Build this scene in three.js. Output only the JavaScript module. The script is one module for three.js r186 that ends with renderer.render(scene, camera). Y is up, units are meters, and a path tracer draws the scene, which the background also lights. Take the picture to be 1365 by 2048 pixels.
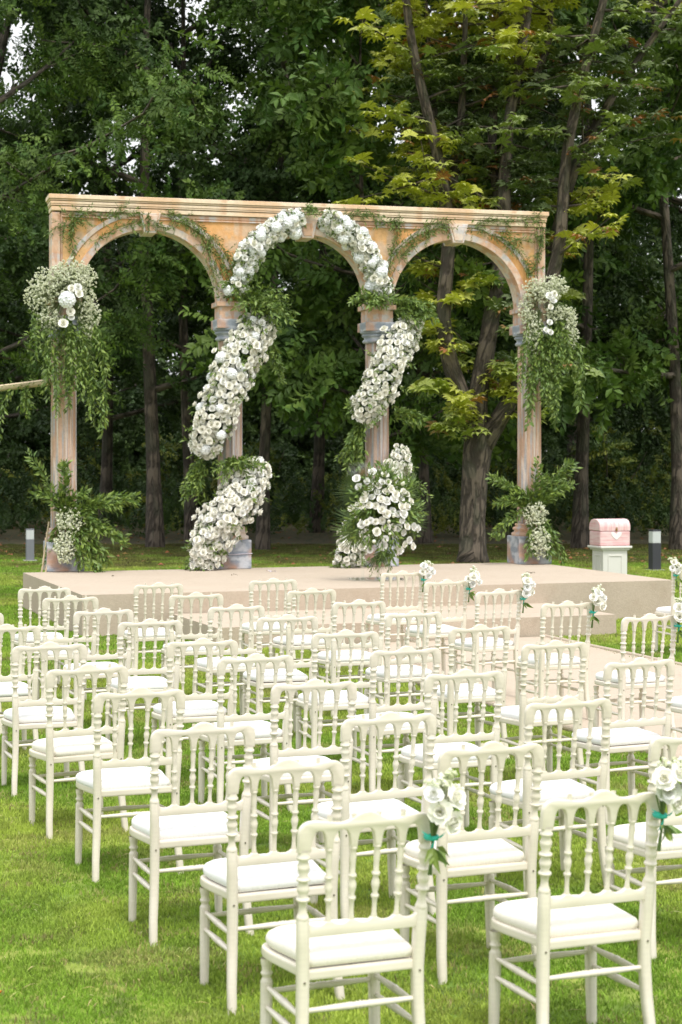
import * as THREE from 'three';
import { mergeGeometries, toCreasedNormals } from 'three/addons/utils/BufferGeometryUtils.js';
import { RoundedBoxGeometry } from 'three/addons/geometries/RoundedBoxGeometry.js';

// ------------------------------------------------------------------ camera, sky, sun, exposure
const F = 3600, HZ = 916, EYE = 2.03;                     // lens and horizon of a 1365 x 2048 frame, eye height
const scene = new THREE.Scene();
const camera = new THREE.PerspectiveCamera(2 * Math.atan(1132 / F) * 180 / Math.PI, 1365 / 2264, 0.1, 500);
camera.setViewOffset(1365, 2264, 0, 216, 1365, 2048);    // shifted lens: verticals stay vertical
camera.position.set(0, EYE, 0); camera.lookAt(0, EYE, -10);
camera.focus = 12.5; camera.userData.fStop = 4.8;

const SUN_DIR = new THREE.Vector3(0.22, 1.0, 0.5).normalize();
{ // bright overcast sky: brighter towards the zenith and around the veiled sun, greyer to the horizon
  const W = 256, H = 128, data = new Float32Array(W * H * 4);
  for (let j = 0; j < H; j++) for (let i = 0; i < W; i++) {
    const el = ((j + 0.5) / H - 0.5) * Math.PI, az = ((i + 0.5) / W - 0.5) * 2 * Math.PI;
    const y = Math.sin(el), x = Math.cos(az) * Math.cos(el), z = Math.sin(az) * Math.cos(el);
    const c = Math.max(0, x * SUN_DIR.x + y * SUN_DIR.y + z * SUN_DIR.z);
    let L = y >= 0 ? (0.71 + 0.26 * y) * (1 + 0.55 * Math.pow(c, 6)) : 0.14;
    L *= 1 + 0.06 * Math.sin(az * 3 + el * 7) * Math.cos(el * 9 + az * 2);
    const o = (j * W + i) * 4;
    data[o] = L * 0.985; data[o + 1] = L; data[o + 2] = L * 1.03; data[o + 3] = 1;
  }
  const sky = new THREE.DataTexture(data, W, H, THREE.RGBAFormat, THREE.FloatType);
  sky.mapping = THREE.EquirectangularReflectionMapping; sky.magFilter = THREE.LinearFilter; sky.needsUpdate = true;
  scene.background = sky; scene.environment = sky;
}
const sun = new THREE.DirectionalLight(new THREE.Color().setRGB(1, 0.95, 0.87), 1.5);
sun.position.copy(SUN_DIR).multiplyScalar(60).add(new THREE.Vector3(0, 0, -18));
sun.target.position.set(0, 0, -18); scene.add(sun, sun.target); sun.name = 'sun';
sun.castShadow = true; sun.shadow.radius = 24; sun.shadow.mapSize.set(4096, 4096);
Object.assign(sun.shadow.camera, { left: -26, right: 26, top: 30, bottom: -30, near: 1, far: 140 });
const renderer = new THREE.WebGLRenderer({ antialias: true });
renderer.toneMapping = THREE.LinearToneMapping; renderer.toneMappingExposure = 1.78;
renderer.shadowMap.enabled = true; renderer.shadowMap.type = THREE.PCFSoftShadowMap;
renderer.setSize(682, 1024);

// ------------------------------------------------------------------ helpers
let seed = 20240611;
const rnd = () => { seed = (seed + 0x6D2B79F5) | 0; let t = Math.imul(seed ^ (seed >>> 15), 1 | seed); t = (t + Math.imul(t ^ (t >>> 7), 61 | t)) ^ t; return ((t ^ (t >>> 14)) >>> 0) / 4294967296; };
const R = (a, b) => a + (b - a) * rnd(), pick = (a) => a[Math.floor(rnd() * a.length)], gauss = () => (rnd() + rnd() + rnd() - 1.5) / 1.5;
const V = (x, y, z) => new THREE.Vector3(x, y, z), clamp = THREE.MathUtils.clamp, lerp = THREE.MathUtils.lerp, sst = THREE.MathUtils.smoothstep;
const PI = Math.PI, rad = PI / 180;
const hash = (x, y, s) => { let h = (Math.imul(x, 374761393) + Math.imul(y, 668265263) + Math.imul(s, 974634947)) | 0; h = Math.imul(h ^ (h >>> 13), 1274126177); return ((h ^ (h >>> 16)) >>> 0) / 4294967296; };
function vnoise(x, y, per, s = 0) { // value noise, tiling with period per
  const xi = Math.floor(x), yi = Math.floor(y), fx = x - xi, fy = y - yi, u = fx * fx * (3 - 2 * fx), v = fy * fy * (3 - 2 * fy);
  const m = (k) => ((k % per) + per) % per;
  const a = hash(m(xi), m(yi), s), b = hash(m(xi + 1), m(yi), s), c = hash(m(xi), m(yi + 1), s), d = hash(m(xi + 1), m(yi + 1), s);
  return lerp(lerp(a, b, u), lerp(c, d, u), v);
}
function fbm(u, v, f, oct, s = 0, fy = f) { let a = 0, w = 0.5, n = 0; for (let i = 0; i < oct; i++) { a += w * vnoise(u * f, v * fy * (f / f), Math.max(f, 1), s + i * 17); n += w; w *= 0.5; f *= 2; fy *= 2; } return a / n; }
function fbm2(u, v, fx, fy, oct, s = 0) { let a = 0, w = 0.5, n = 0; for (let i = 0; i < oct; i++) { a += w * aniso(u * fx, v * fy, fx, fy, s + i * 17); n += w; w *= 0.5; fx *= 2; fy *= 2; } return a / n; }
function aniso(x, y, px, py, s) {
  const xi = Math.floor(x), yi = Math.floor(y), fx = x - xi, fy = y - yi, u = fx * fx * (3 - 2 * fx), v = fy * fy * (3 - 2 * fy);
  const mx = (k) => ((k % px) + px) % px, my = (k) => ((k % py) + py) % py;
  return lerp(lerp(hash(mx(xi), my(yi), s), hash(mx(xi + 1), my(yi), s), u), lerp(hash(mx(xi), my(yi + 1), s), hash(mx(xi + 1), my(yi + 1), s), u), v);
}
const enc = (c) => Math.round(255 * clamp(c <= 0.0031308 ? 12.92 * c : 1.055 * Math.pow(c, 1 / 2.4) - 0.055, 0, 1));
function tex(w, h, fn, repeat = 1, color = true, ry = repeat) { // fn(u, v) -> linear rgb (or a grey value)
  const d = new Uint8Array(w * h * 4);
  for (let j = 0; j < h; j++) for (let i = 0; i < w; i++) {
    let c = fn((i + 0.5) / w, (j + 0.5) / h); const o = (j * w + i) * 4;
    if (typeof c === 'number') c = [c, c, c];
    for (let k = 0; k < 3; k++) d[o + k] = color ? enc(c[k]) : Math.round(255 * clamp(c[k], 0, 1));
    d[o + 3] = 255;
  }
  const t = new THREE.DataTexture(d, w, h); t.wrapS = t.wrapT = THREE.RepeatWrapping; t.magFilter = THREE.LinearFilter; t.minFilter = THREE.LinearMipmapLinearFilter; t.generateMipmaps = true;
  if (color) t.colorSpace = THREE.SRGBColorSpace;
  t.repeat.set(repeat, ry); t.needsUpdate = true; return t;
}
const mix3 = (a, b, t) => [lerp(a[0], b[0], t), lerp(a[1], b[1], t), lerp(a[2], b[2], t)];
const std = (rgb, rough = 0.7, more = {}) => new THREE.MeshStandardMaterial({ color: new THREE.Color().setRGB(...rgb), roughness: rough, ...more });
const phys = (rgb, rough, more) => new THREE.MeshPhysicalMaterial({ color: new THREE.Color().setRGB(...rgb), roughness: rough, ...more });
const counts = {};
function numbered(name) { const n = counts[name] = (counts[name] ?? -1) + 1; return n ? name + '_' + String(n).padStart(3, '0') : name; }
function shade(o) { o.castShadow = true; o.receiveShadow = true; return o; }
function tag(o, label, category, group, kind) { Object.assign(o.userData, { label }); if (category) o.userData.category = category; if (group) o.userData.group = group; if (kind) o.userData.kind = kind; return o; }
function thing(name, label, category, pos = [0, 0, 0], turn = 0, group) { const o = new THREE.Group(); o.name = numbered(name); o.position.set(...pos); o.rotation.y = turn; scene.add(o); return tag(o, label, category, group); }
function merge(list) { const L = list.map((g) => { const n = g.index ? g.toNonIndexed() : g; for (const k of Object.keys(n.attributes)) if (!['position', 'normal', 'uv', 'color'].includes(k)) n.deleteAttribute(k); return n; }); return L.length === 1 ? L[0] : mergeGeometries(L); }
function part(name, g, m, parent) { const o = shade(new THREE.Mesh(Array.isArray(g) ? merge(g) : g, m)); o.name = name; parent.add(o); return o; }
function topMesh(name, g, m, label, category, group, kind) { const o = part(numbered(name), g, m, scene); return tag(o, label, category, group, kind); }
const M4 = new THREE.Matrix4(), Q = new THREE.Quaternion();
function xf(g, x = 0, y = 0, z = 0, rx = 0, ry = 0, rz = 0, s = 1) { const m = new THREE.Matrix4().compose(V(x, y, z), new THREE.Quaternion().setFromEuler(new THREE.Euler(rx, ry, rz)), typeof s === 'number' ? V(s, s, s) : V(...s)); return g.clone().applyMatrix4(m); }
const box = (w, h, d, x = 0, y = 0, z = 0, r = 0.006) => { const g = new RoundedBoxGeometry(w, h, d, 2, Math.min(r, w / 3, h / 3, d / 3)); boxUV(g); g.translate(x, y, z); return g; };
function boxUV(g) { // uv in metres by the dominant axis of the normal
  const p = g.attributes.position, n = g.attributes.normal, uv = new Float32Array(p.count * 2);
  for (let i = 0; i < p.count; i++) {
    const ax = Math.abs(n.getX(i)), ay = Math.abs(n.getY(i)), az = Math.abs(n.getZ(i));
    if (ay > ax && ay > az) { uv[i * 2] = p.getX(i); uv[i * 2 + 1] = p.getZ(i); } else if (ax > az) { uv[i * 2] = p.getZ(i); uv[i * 2 + 1] = p.getY(i); } else { uv[i * 2] = p.getX(i); uv[i * 2 + 1] = p.getY(i); }
  }
  g.setAttribute('uv', new THREE.BufferAttribute(uv, 2)); return g;
}
function lathe(pts, seg = 10) { const g = new THREE.LatheGeometry(pts.map((p) => new THREE.Vector2(p[0], p[1])), seg); const uv = g.attributes.uv; const P = pts.length; for (let i = 0; i < uv.count; i++) { uv.setXY(i, uv.getX(i) * 2 * PI * pts[0][0] + 0.01, pts[i % P][1]); } return g; }
function along(g, a, b) { // a lathe built from y = 0 to 1 metre scale, moved to run from a to b (no stretching)
  const d = b.clone().sub(a), m = new THREE.Matrix4().compose(a, new THREE.Quaternion().setFromUnitVectors(V(0, 1, 0), d.clone().normalize()), V(1, 1, 1)); return g.clone().applyMatrix4(m);
}
function tube(pts, radii, seg = 8, cap = true, square = 0) { // swept tube with a radius at each point; square > 0 gives a rounded-square section
  const n = pts.length, pos = [], uv = [], idx = []; let len = 0, up = V(0, 0, 1);
  for (let i = 0; i < n; i++) {
    const t = (i < n - 1 ? pts[i + 1].clone() : pts[i].clone().multiplyScalar(2).sub(pts[i - 1])).sub(i > 0 ? pts[i - 1] : pts[i]).normalize();
    if (Math.abs(t.dot(up)) > 0.95 && i === 0) up = V(1, 0, 0);
    const a = up.clone().addScaledVector(t, -up.dot(t)).normalize(), b = t.clone().cross(a); up = a;
    if (i > 0) len += pts[i].distanceTo(pts[i - 1]);
    const r = Array.isArray(radii) ? radii[i] : radii;
    for (let k = 0; k <= seg; k++) {
      const th = k / seg * 2 * PI + (square ? PI / seg : 0), c = Math.cos(th), s = Math.sin(th);
      const q = square ? 1 / Math.pow(Math.pow(Math.abs(c), square) + Math.pow(Math.abs(s), square), 1 / square) : 1;
      pos.push(pts[i].x + (a.x * c + b.x * s) * r * q, pts[i].y + (a.y * c + b.y * s) * r * q, pts[i].z + (a.z * c + b.z * s) * r * q);
      uv.push(k / seg * 2 * PI * Math.max(r, 0.02), len);
    }
  }
  const w = seg + 1;
  for (let i = 0; i < n - 1; i++) for (let k = 0; k < seg; k++) { const p = i * w + k; idx.push(p, p + 1, p + w, p + 1, p + w + 1, p + w); }
  if (cap) for (const e of [0, n - 1]) { const c = pos.length / 3; pos.push(pts[e].x, pts[e].y, pts[e].z); uv.push(0, 0); for (let k = 0; k < seg; k++) e ? idx.push(c, e * w + k, e * w + k + 1) : idx.push(c, k + 1, k); }
  const g = new THREE.BufferGeometry(); g.setAttribute('position', new THREE.Float32BufferAttribute(pos, 3)); g.setAttribute('uv', new THREE.Float32BufferAttribute(uv, 2)); g.setIndex(idx); g.computeVertexNormals(); return g;
}
function extrude(shape, depth, bevel = 0.004, seg = 14) { const g = new THREE.ExtrudeGeometry(shape, { depth: depth - 2 * bevel, bevelEnabled: bevel > 0, bevelThickness: bevel, bevelSize: bevel, bevelOffset: -bevel, bevelSegments: 2, curveSegments: seg }); g.translate(0, 0, -depth / 2 + bevel); return g; }
function instanced(name, g, m, mats, cols, parent, label) {
  const o = shade(new THREE.InstancedMesh(g, m, mats.length)); o.name = name; o.userData.kind = 'stuff'; if (label) o.userData.label = label;
  mats.forEach((a, i) => o.setMatrixAt(i, a)); if (cols) cols.forEach((c, i) => o.setColorAt(i, c));
  parent.add(o); return o;
}
const mat = (p, q, s) => new THREE.Matrix4().compose(p, q, typeof s === 'number' ? V(s, s, s) : s);
const qRand = () => new THREE.Quaternion().setFromEuler(new THREE.Euler(R(0, 2 * PI), R(0, 2 * PI), R(0, 2 * PI)));
function qTo(dir, spin = 0) { return new THREE.Quaternion().setFromUnitVectors(V(0, 1, 0), dir.clone().normalize()).multiply(new THREE.Quaternion().setFromAxisAngle(V(0, 1, 0), spin)); }
const rgb = (r, g, b) => new THREE.Color().setRGB(r, g, b);
const ROT = 20 * rad, UV = (u, v) => V(u * Math.cos(ROT) - v * Math.sin(ROT), 0, -(u * Math.sin(ROT) + v * Math.cos(ROT)));   // the grid in which stage, carpet and chairs are laid out

// ------------------------------------------------------------------ materials
const T = {};
T.ground = tex(512, 512, (u, v) => { const a = fbm(u, v, 5, 4, 3), b = fbm(u, v, 48, 2, 9); let c = mix3([0.12, 0.20, 0.022], [0.24, 0.28, 0.05], sst(a, 0.35, 0.7)); c = mix3(c, [0.05, 0.075, 0.012], 0.7 * sst(b, 0.5, 0.8)); return c; }, 0.33);
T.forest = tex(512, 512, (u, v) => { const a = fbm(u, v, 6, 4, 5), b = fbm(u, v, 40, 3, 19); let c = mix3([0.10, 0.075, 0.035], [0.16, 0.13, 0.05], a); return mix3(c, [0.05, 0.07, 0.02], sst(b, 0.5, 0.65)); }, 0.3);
const stone = (base, pale, grey, dark, fx, fy, s) => tex(512, 512, (u, v) => {
  const a = fbm2(u, v, fx, fy, 4, s), b = fbm2(u, v, fx * 2, fy * 2, 3, s + 50), p = fbm(u, v, 4, 4, s + 90), f = fbm(u, v, 60, 2, s + 31);
  let c = mix3(base, pale, 0.85 * sst(a, 0.42, 0.66)); c = mix3(c, grey, 0.85 * sst(b * 0.7 + p * 0.3, 0.5, 0.66)); c = mix3(c, dark, 0.6 * sst(fbm2(u, v, fx * 3, fy, 3, s + 7), 0.62, 0.8));
  return c.map((x) => x * (0.9 + 0.2 * f));
}, 0.7);
T.plaster = stone([0.64, 0.34, 0.13], [0.66, 0.41, 0.20], [0.55, 0.40, 0.28], [0.52, 0.25, 0.09], 4, 3, 11);
T.cornice = stone([0.66, 0.44, 0.27], [0.72, 0.60, 0.46], [0.60, 0.50, 0.42], [0.52, 0.26, 0.12], 2, 24, 21);
T.shaft = stone([0.46, 0.30, 0.21], [0.66, 0.60, 0.54], [0.33, 0.34, 0.36], [0.30, 0.14, 0.08], 34, 2, 31);
T.trim = stone([0.56, 0.36, 0.25], [0.62, 0.54, 0.47], [0.46, 0.44, 0.45], [0.45, 0.22, 0.12], 8, 8, 41);
T.pale = stone([0.58, 0.46, 0.38], [0.66, 0.60, 0.55], [0.48, 0.47, 0.49], [0.50, 0.28, 0.17], 8, 8, 51);
T.block = tex(512, 512, (u, v) => { // blue-grey with rust patches rubbed into the middle of the faces
  const p = fbm(u, v, 3, 4, 71), q = fbm2(u, v, 6, 12, 4, 77), f = fbm(u, v, 50, 2, 3);
  let c = mix3([0.25, 0.28, 0.33], [0.48, 0.50, 0.54], sst(q, 0.4, 0.75)); c = mix3(c, [0.50, 0.26, 0.14], 0.75 * sst(p, 0.42, 0.75)); return c.map((x) => x * (0.9 + 0.2 * f)); }, 1.3);
T.stoneBump = tex(256, 256, (u, v) => 0.6 * fbm(u, v, 8, 4, 5) + 0.4 * fbm(u, v, 40, 2, 8), 1.6, false);
T.bark = tex(256, 512, (u, v) => { const r = Math.abs(fbm2(u, v, 10, 4, 4, 7) - 0.5) * 3, f = fbm(u, v, 20, 3, 2), m = fbm(u, v, 3, 3, 44); return mix3(mix3([0.045, 0.036, 0.028], [0.14, 0.115, 0.09], sst(r, 0.05, 0.6)), [0.07, 0.075, 0.05], 0.5 * sst(m, 0.5, 0.7)).map((x) => x * (0.75 + 0.5 * f)); }, 1.1, true, 0.7);
T.barkBump = tex(256, 512, (u, v) => sst(Math.abs(fbm2(u, v, 10, 4, 4, 7) - 0.5) * 3, 0, 0.6), 1.1, false, 0.7);
T.carpet = tex(512, 512, (u, v) => { const a = fbm(u, v, 5, 4, 61), b = fbm(u, v, 110, 2, 15), s = fbm(u, v, 14, 3, 99); let c = mix3([0.43, 0.355, 0.275], [0.46, 0.385, 0.305], a); c = mix3(c, [0.39, 0.31, 0.235], 0.35 * sst(s, 0.62, 0.8)); return c.map((x) => x * (0.93 + 0.14 * b)); }, 0.5);
T.fleece = tex(256, 256, (u, v) => fbm(u, v, 90, 2, 4), 2, false);
T.paint = tex(256, 256, (u, v) => { const a = fbm(u, v, 5, 4, 14), f = fbm2(u, v, 4, 60, 3, 24); return mix3([0.66, 0.605, 0.50], [0.745, 0.695, 0.60], a).map((x) => x * (0.95 + 0.1 * f)); }, 2.2);
T.cloth = tex(256, 256, (u, v) => 0.5 * fbm(u, v, 70, 2, 4) + 0.5 * fbm(u, v, 6, 3, 9), 3, false);

const mt = {
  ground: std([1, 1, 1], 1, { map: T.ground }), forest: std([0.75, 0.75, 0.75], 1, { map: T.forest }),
  plaster: std([1, 1, 1], 0.85, { map: T.plaster, bumpMap: T.stoneBump, bumpScale: 0.006 }),
  cornice: std([1, 1, 1], 0.8, { map: T.cornice, bumpMap: T.stoneBump, bumpScale: 0.005 }),
  shaft: std([1, 1, 1], 0.75, { map: T.shaft, bumpMap: T.stoneBump, bumpScale: 0.004 }),
  shaftGrey: std([0.88, 0.96, 1.06], 0.75, { map: T.shaft, bumpMap: T.stoneBump, bumpScale: 0.004 }),
  trim: std([1, 1, 1], 0.8, { map: T.trim, bumpMap: T.stoneBump, bumpScale: 0.005 }),
  pale: std([1, 1, 1], 0.8, { map: T.pale, bumpMap: T.stoneBump, bumpScale: 0.005 }),
  block: std([1, 1, 1], 0.7, { map: T.block, bumpMap: T.stoneBump, bumpScale: 0.005 }),
  bark: std([0.9, 0.87, 0.84], 0.95, { map: T.bark, bumpMap: T.barkBump, bumpScale: 0.03 }),
  barkDark: std([0.88, 0.86, 0.84], 0.95, { map: T.bark, bumpMap: T.barkBump, bumpScale: 0.03 }),
  carpet: std([1, 1, 1], 1, { map: T.carpet, bumpMap: T.fleece, bumpScale: 0.004 }),
  ivory: phys([1, 1, 1], 0.38, { map: T.paint, clearcoat: 0.25, clearcoatRoughness: 0.35 }),
  cushion: std([0.78, 0.775, 0.77], 0.95, { bumpMap: T.cloth, bumpScale: 0.003 }),
  cushionCream: std([0.77, 0.73, 0.65], 0.95, { bumpMap: T.cloth, bumpScale: 0.003 }),
  screw: std([0.25, 0.22, 0.18], 0.5, { metalness: 0.7 }),
  leaf: phys([1, 1, 1], 0.6, { transmission: 0.3, specularIntensity: 0.45, side: THREE.DoubleSide }),
  leafGloss: phys([1, 1, 1], 0.5, { transmission: 0.22, side: THREE.DoubleSide }),
  grass: phys([1, 1, 1], 0.8, { transmission: 0.3, specularIntensity: 0.5, side: THREE.DoubleSide }),
  stem: std([0.10, 0.16, 0.04], 0.7), stick: std([0.52, 0.42, 0.28], 0.8),
  petal: phys([1, 1, 1], 0.75, { vertexColors: true, transmission: 0.1, side: THREE.DoubleSide }),
  gyp: phys([1, 1, 1], 0.9, { side: THREE.DoubleSide, transmission: 0.2 }),
  gypStem: std([0.18, 0.24, 0.09], 0.8),
  core: std([0.03, 0.06, 0.015], 1),
  acrylic: phys([0.96, 0.98, 0.98], 0.04, { transmission: 1, thickness: 0, ior: 1.49 }),
  ribbonTeal: phys([0.02, 0.42, 0.33], 0.5, { side: THREE.DoubleSide }),
  ribbonLilac: phys([0.62, 0.58, 0.66], 0.5, { side: THREE.DoubleSide }),
  pedestal: std([0.66, 0.65, 0.60], 0.6), lampGrey: std([0.05, 0.052, 0.06], 0.6, { metalness: 0.3 }),
  lampGreyPale: std([0.2, 0.21, 0.23], 0.6, { metalness: 0.3 }),
  diffuser: phys([0.72, 0.75, 0.75], 0.5, { transmission: 0.3 }), concrete: std([0.35, 0.35, 0.33], 0.9),
  brass: std([0.35, 0.2, 0.08], 0.4, { metalness: 0.8 }), white: std([0.8, 0.78, 0.76], 0.7),
  dryLeaf: phys([1, 1, 1], 0.9, { transmission: 0.15, side: THREE.DoubleSide }),
};

// ------------------------------------------------------------------ leaves, sprigs, blooms
function leafGeo(len, wid, fold = 0.3, curl = 0.15, widest = 0.45) { // pointed leaf along +y, face up +z
  const p = [], L = len, w = wid / 2, f = fold * w;
  const P = [[0, 0, 0], [-w, L * widest, f], [0, L * widest, 0], [w, L * widest, f], [0, L, -curl * L], [-w * 0.62, L * (widest + 1) / 2, f * 0.5 - curl * L * 0.35], [0, L * (widest + 1) / 2, -curl * L * 0.4], [w * 0.62, L * (widest + 1) / 2, f * 0.5 - curl * L * 0.35]];
  for (const [a, b, c] of [[0, 2, 1], [0, 3, 2], [1, 2, 5], [2, 6, 5], [2, 3, 6], [3, 7, 6], [5, 6, 4], [6, 7, 4]]) for (const k of [a, b, c]) p.push(...P[k]);
  const g = new THREE.BufferGeometry(); g.setAttribute('position', new THREE.Float32BufferAttribute(p, 3)); g.setAttribute('uv', new THREE.Float32BufferAttribute(new Float32Array(p.length / 3 * 2), 2)); g.computeVertexNormals(); return g;
}
function sprigGeo(n, L, leafLen, leafWid, droop = 0.5, spread = 55) { // a twig along +y with leaves on both sides
  const gs = [], one = leafGeo(leafLen, leafWid);
  gs.push(tube([V(0, 0, 0), V(0.02 * L, L * 0.5, 0), V(0, L, 0)], [0.004, 0.003, 0.001], 3, false));
  for (let i = 0; i < n; i++) {
    const t = 0.12 + 0.88 * (i + 0.5) / n, side = i % 2 ? 1 : -1, s = R(0.7, 1.15) * (1 - 0.3 * Math.abs(t - 0.5));
    const e = new THREE.Euler(R(-0.6, 0.5) - droop * 0.4, R(-0.7, 0.7), -side * (spread + R(-18, 18)) * rad * (t > 0.93 ? 0.2 : 1), 'YXZ');
    gs.push(one.clone().applyMatrix4(new THREE.Matrix4().compose(V(0.02 * L * Math.sin(t * PI), t * L, 0), new THREE.Quaternion().setFromEuler(e), V(s, s, s))));
  }
  return merge(gs);
}
const SPRIG = { broad: [0, 1, 2].map(() => sprigGeo(17, 0.75, 0.15, 0.085)), fine: [0, 1, 2].map(() => sprigGeo(22, 0.75, 0.13, 0.05)), large: [0, 1].map(() => sprigGeo(15, 0.85, 0.24, 0.12, 0.9)) };
function palmate(L, n = 7) { // horse chestnut leaf: leaflets fanned from one point, lying across +z, stalk along -y
  const gs = [];
  for (let i = 0; i < n; i++) { const a = (i - (n - 1) / 2) * 36 * rad, s = L * (1 - 0.28 * Math.abs(i - (n - 1) / 2) / ((n - 1) / 2)) * R(0.92, 1.05); gs.push(xf(leafGeo(s, s * 0.38, 0.3, 0.22 + R(-0.05, 0.1), 0.64), 0, 0, 0, -R(0.25, 0.5), 0, -a)); }
  gs.push(tube([V(0, -L * 0.6, -0.03), V(0, 0, 0)], 0.004, 3, false)); return merge(gs);
}
const PALM = [0, 1, 2, 3].map(() => palmate(0.27));
function petal(len, wid, cup, lift, nx = 2, ny = 3) { // cupped petal rooted at 0, along +z tilted by lift
  const g = new THREE.PlaneGeometry(1, 1, nx, ny), p = g.attributes.position;
  for (let i = 0; i < p.count; i++) { const x = p.getX(i) * 2, t = p.getY(i) + 0.5; const w = wid * 0.5 * Math.pow(Math.sin(PI * (0.12 + 0.72 * t)), 0.8); p.setXYZ(i, x * w, cup * (x * x * 0.5 + t * t) * len - 0.35 * cup * len * Math.pow(t, 6), t * len); }
  g.applyMatrix4(new THREE.Matrix4().makeRotationX(-lift)); g.computeVertexNormals(); return g;
}
function colour(g, fn) { const p = g.attributes.position, c = new Float32Array(p.count * 3); for (let i = 0; i < p.count; i++) c.set(fn(p.getX(i), p.getY(i), p.getZ(i)), i * 3); g.setAttribute('color', new THREE.BufferAttribute(c, 3)); return g; }
function roseGeo(warm, open = 1) { // lisianthus / rose of unit radius, facing +y
  const gs = [];
  for (const [n, len, wid, cup, lift, y] of [[6, 1.0, 1.15, 0.22, 0.15 * (2 - open), 0], [5, 0.85, 1.0, 0.4, 0.55, 0.05], [5, 0.62, 0.8, 0.5, 0.95, 0.08], [4, 0.45, 0.7, 0.5, 1.05, 0.16]])
    for (let i = 0; i < n; i++) gs.push(xf(petal(len * R(0.9, 1.06), wid, cup, lift + R(-0.1, 0.1)), 0, y, 0, 0, (i + R(-0.15, 0.15)) / n * 2 * PI + len * 3, 0));
  gs.forEach((g) => colour(g, (x, y, z) => { const r = Math.hypot(x, z); return mix3(warm ? [0.88, 0.865, 0.79] : [0.88, 0.88, 0.86], [0.74, 0.75, 0.5], 0.5 * (1 - sst(r, 0.06, 0.3))); }));
  const b = xf(new THREE.IcosahedronGeometry(0.5, 1), 0, 0.12, 0, 0, 0, 0, [1, 0.62, 1]); colour(b, () => [0.84, 0.83, 0.74]); gs.push(b); const c = xf(new THREE.IcosahedronGeometry(0.09, 1), 0, 0.41, 0, 0, 0, 0, [1, 0.6, 1]); colour(c, () => [0.62, 0.62, 0.26]); gs.push(c); return merge(gs);
}
function hydrangeaGeo() { // dome of four-petalled florets, unit radius, facing +y
  const gs = [], N = 46;
  for (let i = 0; i < N; i++) {
    const y = 1 - 1.25 * (i + 0.5) / N, r = Math.sqrt(Math.max(0, 1 - y * y)), a = i * 2.39996, d = V(r * Math.cos(a), y, r * Math.sin(a)).normalize(), q = qTo(d, R(0, 3)), s = R(0.24, 0.31), tone = R(0.94, 1.03);
    for (let k = 0; k < 4; k++) { const g = petal(s, s * 1.05, 0.15, 0.25, 1, 2); g.applyMatrix4(new THREE.Matrix4().makeRotationY(k * PI / 2)); g.applyMatrix4(new THREE.Matrix4().compose(d.clone().multiplyScalar(0.82 + R(-0.05, 0.06)), q, V(1, 1, 1))); colour(g, () => [0.85 * tone, 0.87 * tone, 0.88 * tone]); gs.push(g); }
  }
  const c = xf(new THREE.IcosahedronGeometry(0.74, 1), 0, -0.1, 0); colour(c, () => [0.72, 0.75, 0.66]); gs.push(c); return merge(gs);
}
function budGeo() { const g = lathe([[0.02, 0], [0.3, 0.15], [0.42, 0.5], [0.3, 0.95], [0.1, 1.2], [0, 1.25]], 7); return colour(g.toNonIndexed(), (x, y) => mix3([0.45, 0.55, 0.2], [0.8, 0.82, 0.68], sst(y, 0.1, 0.6))); }
const ROSES = [roseGeo(true), roseGeo(true, 0.6), roseGeo(false), roseGeo(false, 0.4)], HYDR = [hydrangeaGeo(), hydrangeaGeo()], BUD = budGeo();
function bloom(parent, p, dir, size, kind) {
  const g = kind === 'hydrangea' ? pick(HYDR) : kind === 'bud' ? BUD : kind === 'warm' ? pick(ROSES.slice(0, 2)) : pick(ROSES);
  const o = part(kind === 'hydrangea' ? 'hydrangea' : kind === 'bud' ? 'flower_bud' : 'rose', g, mt.petal, parent);
  o.position.copy(p); o.quaternion.copy(qTo(dir, R(0, 6))); o.scale.setScalar(size); return o;
}
const RUSCUS = leafGeo(0.07, 0.02, 0.3, 0.12, 0.4), RUSCUS_B = leafGeo(0.085, 0.031, 0.25, 0.2, 0.4);
const green = (dark = 0) => { const t = rnd(), k = R(0.75, 1.2) * (1 - 0.45 * dark); return rgb(lerp(0.09, 0.20, t) * k, lerp(0.17, 0.28, t) * k, lerp(0.028, 0.04, t) * k); };
// a strand of narrow leaves along a list of points: collects leaf matrices and a stem
function strand(S, pts, step = 0.022, size = 1, dark = 0, wob = 0.03) {
  const c = new THREE.CatmullRomCurve3(pts), L = c.getLength(), n = Math.max(4, Math.round(L / step)), path = [];
  for (let i = 0; i <= 12; i++) path.push(c.getPointAt(i / 12));
  S.stems.push(tube(path, 0.003, 3, false));
  for (let i = 0; i < n; i++) {
    const t = (i + rnd()) / n, p = c.getPointAt(Math.min(t, 1)), d = c.getTangentAt(Math.min(t, 1));
    const side = V(R(-1, 1), R(-1, 1), R(-1, 1)).cross(d).normalize();
    const dir = d.clone().multiplyScalar(0.8).addScaledVector(side, R(0.5, 1.2)).add(V(0, -0.15, 0)).normalize();
    p.addScaledVector(side, R(0, wob)); S.m.push(mat(p, qTo(dir, R(0, 6)), size * R(0.65, 1.25))); S.c.push(green(dark));
  }
}
const spray = () => ({ m: [], c: [], stems: [] });
function finishSpray(S, parent, geo = RUSCUS, name = 'foliage') { if (S.stems.length) part('stem', S.stems, mt.stem, parent).userData.kind = 'stuff'; if (S.m.length) instanced(name, geo, mt.leafGloss, S.m, S.c, parent); }
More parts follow.
